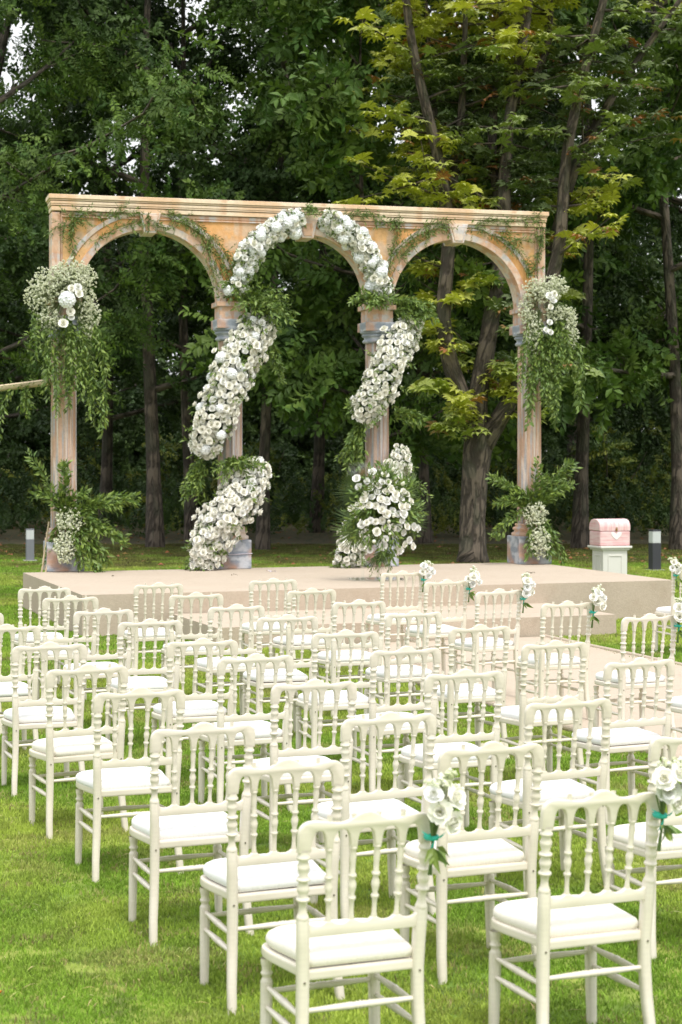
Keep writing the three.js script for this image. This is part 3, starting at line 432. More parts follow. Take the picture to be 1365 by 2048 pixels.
// ------------------------------------------------------------------ the arcade of three arches
const A_TURN = 14.72 * rad, A_POS = V(-0.5225, 0.48, -25.635);
const PX = [-3.405, -1.075, 1.075, 3.405];
function archAt(px, py, n = 0) { const q = (px - 682.5) / F, c = Math.cos(A_TURN), s = Math.sin(A_TURN), X = (q * (-A_POS.z - n * c) - A_POS.x - n * s) / (c - q * s), d = -A_POS.z + X * s - n * c; return V(X, EYE - (py - HZ) / F * d - A_POS.y, n); } // a place on the arcade, n metres in front of its middle plane
{
  const o = thing('wedding_arcade', 'freestanding arcade of three painted stone-look arches on four columns on the stage', 'arcade', A_POS.toArray(), A_TURN);
  const yb = 3.74, yt = 4.9, cr = 4.71, half = 3.585, leg = 0.18;
  const ops = [[PX[0] + leg, PX[1] - leg], [PX[1] + leg, PX[2] - leg], [PX[2] + leg, PX[3] - leg]].map(([a, b]) => ({ c: (a + b) / 2, r: (b - a) / 2, y: cr - (b - a) / 2 }));
  const s = new THREE.Shape(); s.moveTo(-half, yb); s.lineTo(-half, yt); s.lineTo(half, yt); s.lineTo(half, yb);
  for (const op of ops.slice().reverse()) { s.lineTo(op.c + op.r, yb); s.lineTo(op.c + op.r, op.y); s.absarc(op.c, op.y, op.r, 0, PI, false); s.lineTo(op.c - op.r, yb); }
  s.lineTo(-half, yb);
  part('spandrel_wall', extrude(s, 0.29, 0, 40), mt.plaster, o);
  const cornice = [];
  for (const [y0, y1, dep, h] of [[5.09, 5.15, 0.455, 3.63], [5.068, 5.086, 0.425, 3.614], [5.022, 5.06, 0.41, 3.605], [5.0, 5.016, 0.405, 3.6], [4.93, 4.99, 0.385, 3.592]]) cornice.push(box(h * 2, y1 - y0, dep, 0, (y0 + y1) / 2, 0, 0.008));
  cornice.push(box(6.9, 0.34, 0.2, 0, 4.97, 0)); part('cornice', cornice, mt.cornice, o);
  for (const z of [0.152, -0.152]) part('panel_moulding', [box(6.9, 0.022, 0.035, 0, 4.855, z, 0.008), box(6.9, 0.045, 0.02, 0, 4.9, z, 0.006)], mt.trim, o);
  for (const x of [-1, 1]) { part('end_strip', [box(0.115, yt - yb + 0.02, 0.352, x * (half - 0.054), (yt + yb) / 2, 0, 0.008)], mt.trim, o); part('end_strip', [box(0.03, yt - yb, 0.32, x * (half - 0.135), (yt + yb) / 2, 0, 0.01)], mt.trim, o); }
  const ring = (op, r0, r1, dep, a0, foot) => { const h = new THREE.Shape(); const a = a0, b = PI - a0; h.moveTo(op.c + r1 * Math.cos(a), foot ? yb : op.y + r1 * Math.sin(a)); h.absarc(op.c, op.y, r1, a, b, false); if (foot) { h.lineTo(op.c - r1, yb); h.lineTo(op.c - r0, yb); } h.absarc(op.c, op.y, r0, b, a, true); if (foot) h.lineTo(op.c + r0, yb); h.closePath(); return extrude(h, dep, 0.007, 40); };
  ops.forEach((op) => {
    part('archivolt', ring(op, op.r - 0.004, op.r + 0.095, 0.36, 0, true), mt.trim, o);
    part('archivolt', ring(op, op.r + 0.088, op.r + 0.2, 0.305, 8 * rad, false), mt.plaster, o);
    part('archivolt', ring(op, op.r + 0.2, op.r + 0.265, 0.34, Math.acos((op.r + leg - 0.01) / (op.r + 0.265)), false), mt.pale, o);
    const k = (w0, w1, y0, y1) => { const h = new THREE.Shape(); h.moveTo(op.c - w0, y0); h.lineTo(op.c + w0, y0); h.lineTo(op.c + w1, y1); h.lineTo(op.c - w1, y1); h.closePath(); return h; };
    const kb = part('keystone', extrude(k(0.085, 0.15, 4.655, 4.935), 0.43, 0.012), mt.pale, o);
    part('keystone_panel', extrude(k(0.06, 0.112, 4.685, 4.9), 0.452, 0.008), mt.trim, kb);
  });
  PX.forEach((x) => {
    // fluted shaft
    const sg = 72, H = 2.66, g = new THREE.CylinderGeometry(0.178, 0.186, H, sg, 6, true), p = g.attributes.position, uv = g.attributes.uv;
    for (let i = 0; i < p.count; i++) { const a = Math.atan2(p.getZ(i), p.getX(i)), f = 1 - 0.16 * Math.pow(Math.abs(Math.sin(a * 6)), 0.7) - 0.03 * Math.pow(Math.abs(Math.cos(a * 6)), 8); p.setXYZ(i, p.getX(i) * f, p.getY(i), p.getZ(i) * f); uv.setXY(i, uv.getX(i) * 1.13, uv.getY(i) * H); }
    g.computeVertexNormals(); g.translate(0, 0.56 + H / 2, 0);
    const c = part('column', g, Math.abs(x) < 2 ? mt.shaftGrey : mt.shaft, o); c.position.x = x;
    part('capital', [lathe([[0.175, 3.19], [0.2, 3.2], [0.212, 3.22], [0.2, 3.24], [0.185, 3.25], [0.19, 3.28], [0.215, 3.29], [0.222, 3.305], [0.21, 3.32], [0.212, 3.33], [0.235, 3.335], [0.24, 3.35], [0.235, 3.37]], 32), box(0.46, 0.13, 0.46, 0, 3.427, 0, 0.01)], mt.block, c);
    part('capital_block', [box(0.375, 0.18, 0.375, 0, 3.58, 0, 0.006)], mt.trim, c); part('abacus', [box(0.455, 0.07, 0.455, 0, 3.703, 0, 0.01)], mt.trim, c);
    part('base', [lathe([[0.255, 0.405], [0.262, 0.43], [0.255, 0.455], [0.225, 0.465], [0.222, 0.49], [0.242, 0.5], [0.246, 0.515], [0.238, 0.53], [0.21, 0.54], [0.205, 0.56], [0.214, 0.57], [0.205, 0.585], [0.17, 0.59]], 32)], mt.trim, c);
    part('plinth', [box(0.51, 0.405, 0.51, 0, 0.203, 0, 0.012)], mt.block, c); part('footing', [box(0.47, 0.5, 0.47, 0, -0.24, 0, 0.01)], mt.stick, c);
  });
  const rb = part('ribbon', [tube([V(-0.262, 0.21, 0.262), V(0, 0.205, 0.264), V(0.262, 0.215, 0.262), V(0.264, 0.21, 0), V(0.262, 0.21, -0.262), V(-0.262, 0.21, -0.262), V(-0.264, 0.21, 0), V(-0.262, 0.21, 0.262)], 0.006, 6, false)], mt.ribbonLilac, o); rb.position.x = PX[1]; rb.scale.y = 1;
}
const deco = (name, label, category, px, py, n, group) => { const p = archAt(px, py, n), o = thing(name, label, category, V(p.x, p.y, p.z).applyAxisAngle(V(0, 1, 0), A_TURN).add(A_POS).toArray(), A_TURN, group); return [o, (x, y, m = n) => archAt(x, y, m).sub(p)]; };

// dense flower garlands: blooms packed over a mossy core that follows a path of [px, py, n, radius]
function garland(name, label, category, path, count, kinds, { size = 0.068, gap = 0.82, axis, edge = 60, group } = {}) {
  const mid = path[path.length >> 1], [o, at] = deco(name, label, category, mid[0], mid[1], mid[2], group);
  const P = path.map((q) => at(q[0], q[1], q[2])), c = new THREE.CatmullRomCurve3(P), rads = path.map((q) => q[3]);
  const radAt = (t) => { const k = t * (rads.length - 1), i = Math.min(rads.length - 2, Math.floor(k)); return lerp(rads[i], rads[i + 1], k - i); };
  const ax = axis === undefined ? null : archAt(axis, 916, 0).x - archAt(mid[0], mid[1], mid[2]).x, zOff = -mid[2];
  part('moss_core', tube(c.getPoints(20), c.getPoints(20).map((_, i) => radAt(i / 20) * 0.66), 10), mt.core, o);
  const done = [], S = spray();
  const spot = () => { const t = rnd(), p = c.getPoint(t), tan = c.getTangent(t), out = ax === null ? V(0, 0, 1) : V(p.x - ax, 0, p.z - zOff).normalize(); out.addScaledVector(tan, -out.dot(tan)).normalize(); const side = tan.clone().cross(out), a = R(-25, 205) * rad, dir = side.multiplyScalar(Math.cos(a)).addScaledVector(out, Math.sin(a)); return [p, dir, radAt(t), tan]; };
  for (let tries = 0; tries < count * 60 && done.length < count; tries++) {
    const [p, dir, r] = spot(), k = pick(kinds), sz = (k === 'hydrangea' ? 1.4 : k === 'bud' ? 0.5 : 1) * size * R(0.78, 1.18), q = p.clone().addScaledVector(dir, r * (0.88 + 0.26 * vnoise(p.y * 7 + 40, Math.atan2(dir.x, dir.z) * 1.6 + 9, 999, 3)) * (rnd() < 0.1 ? R(1.1, 1.3) : 1) - 0.3 * sz + R(-0.025, 0.03));
    if (done.some(([b, s]) => b.distanceTo(q) < gap * (s + sz))) continue;
    done.push([q, sz]); bloom(o, q, dir.clone().add(V(gauss() * 0.6, gauss() * 0.55 + 0.1, gauss() * 0.6)), sz, k);
  }
  for (let i = 0; i < count * 4; i++) { const [p, dir, r] = spot(); S.m.push(mat(p.clone().addScaledVector(dir, r * R(0.5, 0.82)), qTo(dir.clone().add(V(gauss(), gauss(), gauss()).multiplyScalar(0.8)), R(0, 6)), R(0.8, 1.3))); S.c.push(green(0.2)); }
  for (let i = 0; i < edge; i++) { const [p, dir, r] = spot(), a = p.clone().addScaledVector(dir, r * 0.7), d = dir.clone().add(V(gauss() * 0.5, gauss() * 0.4, gauss() * 0.4)); strand(S, [a, a.clone().addScaledVector(d, 0.08), a.clone().addScaledVector(d, R(0.1, 0.2)).add(V(0, -R(0, 0.06), 0))], 0.022, R(0.7, 1), 0.1, 0.01); }
  const FM = [[], []]; for (let i = 0; i < count * 1.6; i++) { const [p, dir, r] = spot(), q = p.clone().addScaledVector(dir, r * R(0.72, 0.86)); FM[i % 2].push(mat(q, qTo(dir.clone().add(V(gauss() * 0.7, gauss() * 0.7 + 0.1, gauss() * 0.7)), R(0, 6)), size * R(0.5, 0.8))); }
  FM.forEach((m, j) => instanced('blossom', ROSES[j * 2 + 1], mt.petal, m, null, o));
  finishSpray(S, o, RUSCUS_B); return o;
}
const CREAM = ['warm', 'warm', 'rose', 'warm', 'rose'];
garland('flower_garland', 'dense white flower garland spiralling down the upper half of the second column from the left', 'flower garland', [[520, 640, -0.02, 0.17], [510, 655, 0.12, 0.23], [490, 690, 0.26, 0.25], [466, 735, 0.32, 0.25], [450, 785, 0.34, 0.25], [431, 840, 0.3, 0.26], [416, 880, 0.2, 0.23], [410, 905, 0.1, 0.15]], 298, [...CREAM, ...CREAM, 'rose', 'hydrangea'], { axis: 460, edge: 60, size: 0.058, gap: 0.52 });
garland('flower_garland', 'white rose garland wrapping the foot of the second column down to its plinth', 'flower garland', [[516, 930, 0.0, 0.16], [502, 955, 0.14, 0.24], [478, 995, 0.3, 0.26], [447, 1035, 0.36, 0.26], [424, 1075, 0.36, 0.24], [412, 1110, 0.36, 0.21], [411, 1133, 0.36, 0.17]], 295, CREAM, { axis: 460, edge: 46, size: 0.058, gap: 0.52 });
garland('flower_garland', 'creamy white flower garland spiralling down the upper half of the third column', 'flower garland', [[822, 636, 0.0, 0.16], [812, 655, 0.12, 0.21], [790, 695, 0.26, 0.22], [775, 735, 0.32, 0.22], [757, 780, 0.34, 0.22], [738, 812, 0.3, 0.21], [726, 838, 0.2, 0.14]], 270, [...CREAM, 'bud'], { axis: 754, edge: 55, size: 0.056, gap: 0.52 });
garland('flower_garland', 'white flower garland around the foot of the third column, behind the lectern', 'flower garland', [[796, 905, 0.0, 0.13], [793, 930, 0.14, 0.19], [770, 985, 0.3, 0.2], [735, 1040, 0.34, 0.2], [712, 1085, 0.34, 0.2], [700, 1118, 0.34, 0.18], [700, 1130, 0.34, 0.14]], 190, CREAM, { axis: 754, edge: 34, size: 0.055, gap: 0.52 });
garland('hydrangea_garland', 'white hydrangea garland climbing the left half of the middle arch', 'flower garland', [[601, 436, 0.18, 0.1], [578, 446, 0.2, 0.14], [545, 462, 0.2, 0.14], [515, 487, 0.2, 0.14], [494, 515, 0.2, 0.13], [487, 540, 0.2, 0.12], [488, 560, 0.19, 0.08]], 170, ['hydrangea', 'rose', 'hydrangea', 'rose', 'rose', 'bud'], { size: 0.06, edge: 6, gap: 0.42 });
garland('hydrangea_garland', 'white hydrangea garland running down the right half of the middle arch', 'flower garland', [[646, 434, 0.18, 0.1], [662, 446, 0.2, 0.14], [690, 462, 0.2, 0.14], [715, 485, 0.2, 0.14], [738, 517, 0.2, 0.14], [750, 550, 0.2, 0.13], [766, 580, 0.2, 0.13], [772, 597, 0.2, 0.09]], 195, ['hydrangea', 'rose', 'hydrangea', 'rose', 'rose', 'bud'], { size: 0.06, edge: 6, gap: 0.42 });
garland('hydrangea_garland', 'small cluster of white hydrangeas on top of the second column capital', 'flower garland', [[450, 577, 0.2, 0.06], [470, 575, 0.24, 0.09], [492, 576, 0.2, 0.06]], 12, ['hydrangea', 'rose'], { size: 0.062, edge: 6 });

// leafy clumps and trailing swags
function clump(label, px, py, n, rx, ry, rz, count, dirFn, geo = RUSCUS_B, dark = 0, len = [0.2, 0.5], group) {
  const [o] = deco('greenery_clump', label, 'greenery', px, py, n, group), S = spray();
  for (let i = 0; i < count; i++) { const p = V(gauss() * rx, gauss() * ry, gauss() * rz), d = dirFn(p).normalize(), L = R(...len), q = p.clone().addScaledVector(d, L * 0.5), e = p.clone().addScaledVector(d, L).add(V(0, -0.25 * L, 0)); strand(S, [p, q, e], 0.02, R(0.8, 1.15), dark, 0.015); }
  finishSpray(S, o, geo); return o;
}
clump('bushy green ruscus spilling from the right of the second column capital', 512, 612, 0.2, 0.27, 0.18, 0.12, 75, (p) => V(p.x * 2 + 0.2 + gauss() * 0.5, gauss() * 0.6 + 0.1, gauss() * 0.5 + 0.3));
clump('green sprigs hanging below the flowers right of the second column', 545, 690, 0.1, 0.05, 0.1, 0.05, 12, () => V(0.35 + gauss() * 0.3, -1, gauss() * 0.3));
clump('dark green leaves hanging left of the second column at half height', 405, 925, 0.15, 0.1, 0.16, 0.08, 30, () => V(-0.5 + gauss() * 0.5, -0.8, gauss() * 0.4));
clump('thin green sprigs tied around the second column above its lower garland', 470, 925, 0.22, 0.22, 0.06, 0.05, 28, () => V(gauss(), gauss() * 0.4, 0.4));
clump('bushy green ruscus between the hydrangeas and the third column capital', 735, 600, 0.24, 0.24, 0.09, 0.08, 46, (p) => V(gauss(), gauss() * 0.4 + 0.1, 0.5), RUSCUS_B, 0, [0.15, 0.35]);
clump('green sprigs to the right of the third column capital', 800, 610, 0.2, 0.18, 0.14, 0.1, 46, () => V(0.6 + gauss() * 0.6, gauss() * 0.6 - 0.1, 0.4));
clump('leafy sprigs at the end of the flowers halfway down the third column', 720, 850, 0.2, 0.1, 0.16, 0.08, 26, () => V(-0.3 + gauss() * 0.6, -0.7, gauss() * 0.4));
clump('small green sprigs at the right of the third column shaft', 790, 830, 0.12, 0.07, 0.14, 0.06, 16, () => V(0.9, gauss() * 0.4, 0.2));
clump('little tuft of greenery over the keystone of the middle arch', 620, 420, 0.24, 0.1, 0.06, 0.03, 20, () => V(gauss() * 0.7, gauss() * 0.8 + 0.1, 0.4), RUSCUS, 0, [0.1, 0.2]);
function swag(label, lines, n = 0.2, dens = 1, dark = 0.25) {
  const a = lines[0][0], [o, at] = deco('greenery_swag', label, 'greenery', a[0], a[1], n, 'thin green swags trailing over the arches'), S = spray();
  for (const l of lines) for (let k = 0; k < dens; k++) strand(S, l.map(([x, y]) => at(x, y, n + R(0, 0.03)).add(V(gauss() * 0.05, gauss() * 0.045, 0))), 0.014, R(0.6, 0.9), dark, 0.05);
  for (const l of lines) for (let i = 0; i < l.length * 4; i++) { const q = pick(l), p = at(q[0] + gauss() * 8, q[1] + gauss() * 6, n), d = V(gauss(), gauss() - 0.3, 0.15).normalize().multiplyScalar(R(0.1, 0.22)); strand(S, [p, p.clone().addScaledVector(d, 0.5), p.clone().add(d)], 0.018, R(0.6, 0.85), dark, 0.01); }
  finishSpray(S, o);
}
swag('thin green swag over the left spandrel of the first arch', [[[140, 430], [170, 425], [200, 432], [240, 425], [285, 425], [300, 440]], [[112, 455], [135, 448], [165, 440]], [[150, 440], [145, 470], [150, 510]], [[195, 480], [225, 462], [260, 448], [300, 442], [330, 460]]], 0.2, 3);
swag('thin green swag running down the right side of the first arch', [[[335, 425], [370, 437], [400, 455], [420, 490], [445, 530], [462, 560]], [[350, 440], [385, 455], [410, 485], [425, 530], [432, 575]], [[425, 470], [450, 505], [472, 540]]], 0.2, 3);
swag('thin green swag over the spandrel between the middle and right-hand arches', [[[690, 432], [720, 428], [750, 430], [775, 445], [800, 440]], [[790, 440], [795, 470], [785, 500], [780, 530]], [[790, 500], [820, 475], [855, 452], [895, 440]], [[800, 515], [830, 485], [860, 465], [890, 452]]], 0.2, 3);
swag('thin green swag over the right side of the right-hand arch', [[[945, 455], [970, 440], [1010, 440], [1050, 438], [1078, 432]], [[1078, 440], [1084, 470], [1078, 505], [1070, 540]], [[960, 455], [990, 470], [1025, 490], [1050, 520], [1062, 550]], [[1005, 460], [1040, 478], [1075, 475]]], 0.2, 3);
// hanging vines and gypsophila at the outer columns
function hanging(label, x0, x1, y0, tops, n0, group) {
  const [o, at] = deco('hanging_vine', label, 'greenery', (x0 + x1) / 2, y0, 0.25, group), S = spray();
  for (const [x, y, k] of tops) for (let i = 0; i < k; i++) { const X = x + gauss() * 12, a = at(lerp((x0 + x1) / 2, X, 0.75), y0 + R(-25, 25), R(0.2, 0.42)), e = at(X, y + R(-60, 8), R(0.25, 0.5)), m = a.clone().lerp(e, 0.45).add(V(R(-0.05, 0.05) + (X - (x0 + x1) / 2) * 0.0012, 0.03, 0.05)); strand(S, [a, m, e], 0.019, R(0.75, 1.1), 0, 0.03); }
  finishSpray(S, o, RUSCUS_B); return o;
}
hanging('long green vines hanging down the leftmost column below the gypsophila', 90, 180, 650, [[75, 725, 5], [100, 800, 6], [118, 850, 6], [135, 830, 8], [150, 790, 8], [165, 800, 6], [178, 850, 5], [198, 878, 4], [60, 700, 3]], 0.3);
hanging('long green vines hanging down the rightmost column below the gypsophila', 1060, 1140, 660, [[1045, 780, 5], [1060, 860, 6], [1078, 800, 7], [1095, 830, 8], [1110, 860, 5], [1125, 760, 6], [1140, 780, 4], [1158, 835, 4]], 0.3);
function gyps(label, spots, blooms, px, py, n) {
  const [o, at] = deco('gypsophila_spray', label, 'flowers', px, py, n), S = spray(), root = at(px, py, n - 0.1);
  for (const [x, y, m, rx, ry, rz, k] of spots) gypCloud(S, at(x, y, m), V(rx, ry, rz), k, root);
  finishGyp(S, o); for (const [x, y, m, kind, sz] of blooms) bloom(o, at(x, y, m), V(gauss() * 0.4, 0.3 + gauss() * 0.3, 1), sz, kind);
  return o;
}
gyps('cloud of white gypsophila with a few roses high on the leftmost column', [[118, 565, 0.3, 0.34, 0.24, 0.2, 560], [80, 590, 0.28, 0.2, 0.24, 0.16, 260], [165, 560, 0.3, 0.2, 0.22, 0.16, 300], [178, 630, 0.3, 0.15, 0.3, 0.14, 330], [100, 640, 0.3, 0.2, 0.14, 0.14, 230], [145, 545, 0.3, 0.24, 0.18, 0.14, 240]],
  [[135, 600, 0.56, 'hydrangea', 0.12], [143, 578, 0.52, 'rose', 0.06], [156, 575, 0.52, 'rose', 0.06], [158, 588, 0.54, 'rose', 0.065], [142, 624, 0.55, 'rose', 0.065], [143, 635, 0.53, 'rose', 0.05], [127, 648, 0.55, 'rose', 0.07]], 128, 590, 0.3);
gyps('cloud of white gypsophila with small roses high on the rightmost column', [[1085, 580, 0.3, 0.3, 0.19, 0.16, 470], [1112, 575, 0.3, 0.18, 0.18, 0.14, 240], [1140, 660, 0.28, 0.13, 0.3, 0.13, 330], [1065, 670, 0.3, 0.14, 0.32, 0.13, 330], [1120, 628, 0.28, 0.24, 0.12, 0.12, 240], [1052, 620, 0.3, 0.1, 0.2, 0.1, 120]],
  [[1100, 592, 0.5, 'rose', 0.065], [1108, 588, 0.5, 'rose', 0.055], [1106, 602, 0.5, 'rose', 0.06], [1101, 614, 0.5, 'rose', 0.05], [1099, 645, 0.48, 'rose', 0.055], [1092, 660, 0.48, 'rose', 0.05], [1101, 665, 0.48, 'rose', 0.05]], 1085, 600, 0.3);
gyps('gypsophila gathered at the base of the leftmost column', [[142, 1042, 0.42, 0.2, 0.17, 0.12, 330], [130, 1095, 0.46, 0.14, 0.22, 0.1, 330]], [], 138, 1060, 0.4);
gyps('gypsophila gathered at the base of the rightmost column', [[1072, 1028, 0.42, 0.17, 0.17, 0.12, 300], [1080, 1085, 0.46, 0.15, 0.22, 0.1, 330]], [], 1075, 1050, 0.4);
function fan(label, px, py, n, ends, per, rise = 0.1) { // leafy branches springing out of one place
  const [o, at] = deco('greenery_spray', label, 'greenery', px, py, n), S = spray();
  for (const [x, y, m, k = per] of ends) for (let i = 0; i < k; i++) { const e = at(x + gauss() * 16, y + gauss() * 14, m + gauss() * 0.1), a = V(gauss() * 0.06, gauss() * 0.08, 0), mid = a.clone().lerp(e, 0.55).add(V(0, rise * R(0.4, 1.2), 0.02)); strand(S, [a, mid, e], 0.017, R(0.85, 1.25), 0, 0.035); }
  finishSpray(S, o, RUSCUS_B); return o;
}
fan('spreading green branches at the foot of the leftmost column', 130, 1030, 0.34, [[60, 910, 0.3, 3], [75, 985, 0.35, 5], [275, 995, 0.45, 6], [240, 1010, 0.5, 8], [250, 1085, 0.5, 6], [215, 1120, 0.45, 6], [130, 930, 0.36, 6], [170, 985, 0.45, 8], [195, 1145, 0.5, 6], [110, 990, 0.4, 6], [200, 1060, 0.5, 7], [95, 1130, 0.2, 4], [165, 1130, 0.5, 6]], 5);
fan('spreading green branches at the foot of the rightmost column', 1066, 1020, 0.34, [[985, 955, 0.35, 6], [1000, 1010, 0.4, 7], [988, 1075, 0.4, 4], [1150, 930, 0.25, 5], [1140, 965, 0.3, 6], [1090, 950, 0.35, 6], [1075, 930, 0.35, 3], [1120, 990, 0.35, 6], [1030, 985, 0.42, 7], [1105, 1110, 0.35, 6], [1130, 1118, 0.3, 4], [1060, 1110, 0.4, 4]], 5);
{ // the wooden pole from the leftmost column
  const a = archAt(100, 764, 0.05).applyAxisAngle(V(0, 1, 0), A_TURN).add(A_POS), e = V(-6.7, 2.78, -25.4), o = thing('wooden_pole', 'pale wooden pole reaching from the leftmost column out of the picture', 'pole', a.toArray());
  part('rail', [tube([V(0, 0, 0), e.clone().sub(a)], 0.045, 8, true, 6)], mt.stick, o); part('post', [tube([V(e.x, 0, e.z).sub(a), e.clone().sub(a).add(V(0, 0.05, 0))], 0.05, 8, true, 6)], mt.stick, o);
  const g = thing('greenery_swag', 'green vine trailing under the wooden pole left of the arches', 'greenery', a.toArray()), S = spray();
  for (const [t, dx, L] of [[0.1, -0.05, 0.5], [0.2, -0.2, 0.75], [0.32, -0.12, 0.62], [0.12, 0.1, 0.45], [0.45, -0.1, 0.3]]) for (let i = 0; i < 3; i++) { const p = e.clone().sub(a).multiplyScalar(t + gauss() * 0.03), q = p.clone().add(V(dx + gauss() * 0.08, -L * R(0.6, 1), 0.1)); strand(S, [p, p.clone().lerp(q, 0.4).add(V(-0.04, 0, 0.05)), q], 0.02, 1, 0, 0.03); }
  strand(S, [V(0, 0.02, 0.05), e.clone().sub(a).multiplyScalar(0.3).add(V(0, 0.02, 0.06)), e.clone().sub(a).multiplyScalar(0.8)], 0.02, 0.8, 0.1, 0.05); finishSpray(S, g, RUSCUS_B);
  const b1 = archAt(83, 1150, 0.2).applyAxisAngle(V(0, 1, 0), A_TURN).add(A_POS), s = thing('wooden_stake', 'thin pale wooden stakes leaning against the leftmost plinth', 'stake', b1.toArray());
  part('stick', [tube([V(0, 0, 0), V(0.09, 0.72, -0.1)], 0.014, 6)], mt.stick, s); part('stick', [tube([V(0.06, 0, 0.05), V(0.13, 0.5, -0.1)], 0.012, 6)], mt.stick, s);
}

// ------------------------------------------------------------------ the lectern and its flowers
{
  const d = 22.9, at = (px, py, dz = 0) => V((px - 682.5) / F * d, EYE - (py - HZ) / F * d, -d + dz), B = at(752, 1161); B.y = 0.482;
  const o = thing('lectern', 'clear acrylic lectern standing at the front of the stage', 'lectern', B.toArray(), ROT * 0.6);
  part('foot_plate', [box(0.66, 0.014, 0.4, 0, 0.01, 0, 0.003)], mt.acrylic, o);
  for (const x of [-0.165, 0.165]) part('upright', [box(0.018, 1.32, 0.12, x, 0.68, -0.03, 0.003)], mt.acrylic, o);
  part('shelf', [box(0.36, 0.012, 0.3, 0, 1.05, -0.02, 0.003)], mt.acrylic, o);
  const s = new THREE.Shape(); s.moveTo(-0.42, -0.2); s.lineTo(0.42, -0.2); s.lineTo(0.42, 0.2); s.lineTo(-0.3, 0.2); s.closePath();
  const top = part('reading_panel', [extrude(s, 0.022, 0.003)], mt.acrylic, o); top.rotation.x = -66 * rad; top.position.set(-0.01, 1.4, 0.02);
  const f = thing('flower_arrangement', 'big cascading arrangement of white roses and palm leaves on the lectern front', 'flowers', B.clone().add(V(0, 0, 0)).toArray(), ROT * 0.6), S = spray(), done = [];
  const g0 = V(0, 0.88, 0.22), k = d / F, loc = (px, py, z) => V((px - 752) * k, (1161 - py) * k, z);
  const RW = [[720, 965], [731, 945], [770, 945], [755, 952], [705, 975], [725, 978], [740, 985], [760, 965], [775, 962], [787, 972], [765, 980], [790, 985], [798, 990], [775, 990], [712, 1000], [728, 995], [745, 1000], [757, 1003], [770, 1000], [785, 1000], [690, 1018], [705, 1010], [722, 1010], [735, 1012], [752, 1012], [766, 1000], [805, 1003], [797, 1013], [785, 1015], [755, 1028], [770, 1022], [778, 1028], [760, 1042], [770, 1055], [757, 1055], [745, 1020], [785, 1040], [790, 1028], [797, 1052], [812, 1052], [824, 1058], [716, 1045], [725, 1040], [735, 1042], [710, 1048], [792, 1065], [780, 1055], [738, 1062], [733, 1082], [754, 1076], [752, 1090], [780, 1096], [795, 1088], [806, 1080], [814, 1093], [728, 1098], [788, 1100], [700, 960], [748, 965], [742, 972], [768, 1034], [756, 985], [716, 990], [748, 1040], [775, 1070], [762, 1066]];
  for (const [x, y] of RW) { const dx = (x - 752) / 75, dy = (y - 1020) / 90, z = 0.26 + 0.2 * Math.sqrt(Math.max(0.05, 1 - dx * dx * 0.8 - dy * dy * 0.8)) + R(-0.03, 0.03), p = loc(x + gauss() * 2, y + gauss() * 2, z); bloom(f, p, V(dx * 0.9 + gauss() * 0.3, -dy * 0.5 + 0.35 + gauss() * 0.3, 0.9), R(0.046, 0.066), rnd() < 0.1 ? 'bud' : 'rose'); strand(S, [g0.clone().add(V(gauss() * 0.05, gauss() * 0.1, 0)), p.clone().lerp(g0, 0.5), p.clone().add(V(0, 0, -0.04))], 0.03, 0.9, 0, 0.03); }
  for (let i = 0; i < 120; i++) { const a = R(0, 2 * PI), e = g0.clone().add(V(Math.cos(a) * R(0.25, 0.56), Math.sin(a) * R(0.3, 0.66) - 0.02, R(0, 0.26))); strand(S, [g0.clone(), g0.clone().lerp(e, 0.5).add(V(0, 0.05, 0.1)), e], 0.02, R(0.8, 1.1), 0, 0.03); }
  for (const [x, y] of [[850, 985], [858, 1000], [835, 965], [845, 975]]) { const e = loc(x, y, 0.2); strand(S, [g0.clone(), loc(810, 968, 0.28), e], 0.012, 0.6, 0, 0.03); }
  finishSpray(S, f, RUSCUS_B);
  const blade = leafGeo(0.34, 0.016, 0.4, 0.25, 0.35), palmLeaf = () => merge(Array.from({ length: 26 }, (_, i) => xf(blade, 0, 0, 0, R(-0.12, 0.12), 0, (i - 12.5) * 5.6 * rad, R(0.85, 1.05))));
  const pl = [palmLeaf(), palmLeaf()], mats = [phys([0.14, 0.22, 0.05], 0.5, { side: THREE.DoubleSide, transmission: 0.25 }), phys([0.09, 0.15, 0.04], 0.5, { side: THREE.DoubleSide, transmission: 0.25 })];
  [[800, 1030, -0.75, -1.85], [808, 1045, 0, -2.2], [800, 985, 0, -1.0], [706, 1040, 0, 2.2], [702, 1060, 0, 2.5], [708, 985, 0, 1.4], [760, 1100, 0, 3.14], [745, 1110, 0, 3.3], [770, 960, 0, -0.4]].forEach(([x, y, t, z], i) => { const e = part('palm_leaf', pl[i % 2], mats[i % 2], f); e.position.copy(loc(x, y, 0.22)); e.rotation.set(0.25, (i % 3 - 1) * 0.3, z); if (i > 5) e.scale.set(0.55, 0.9, 0.9); });
  const tails = spray(); for (const [x, y] of [[748, 1160], [768, 1150], [771, 1140], [735, 1150]]) strand(tails, [loc(756, 1090, 0.25), loc(x, (1090 + y) / 2, 0.28), loc(x, y, 0.24)], 0.02, 0.8, 0.3, 0.02); finishSpray(tails, f, RUSCUS, 'trailing_foliage');
}

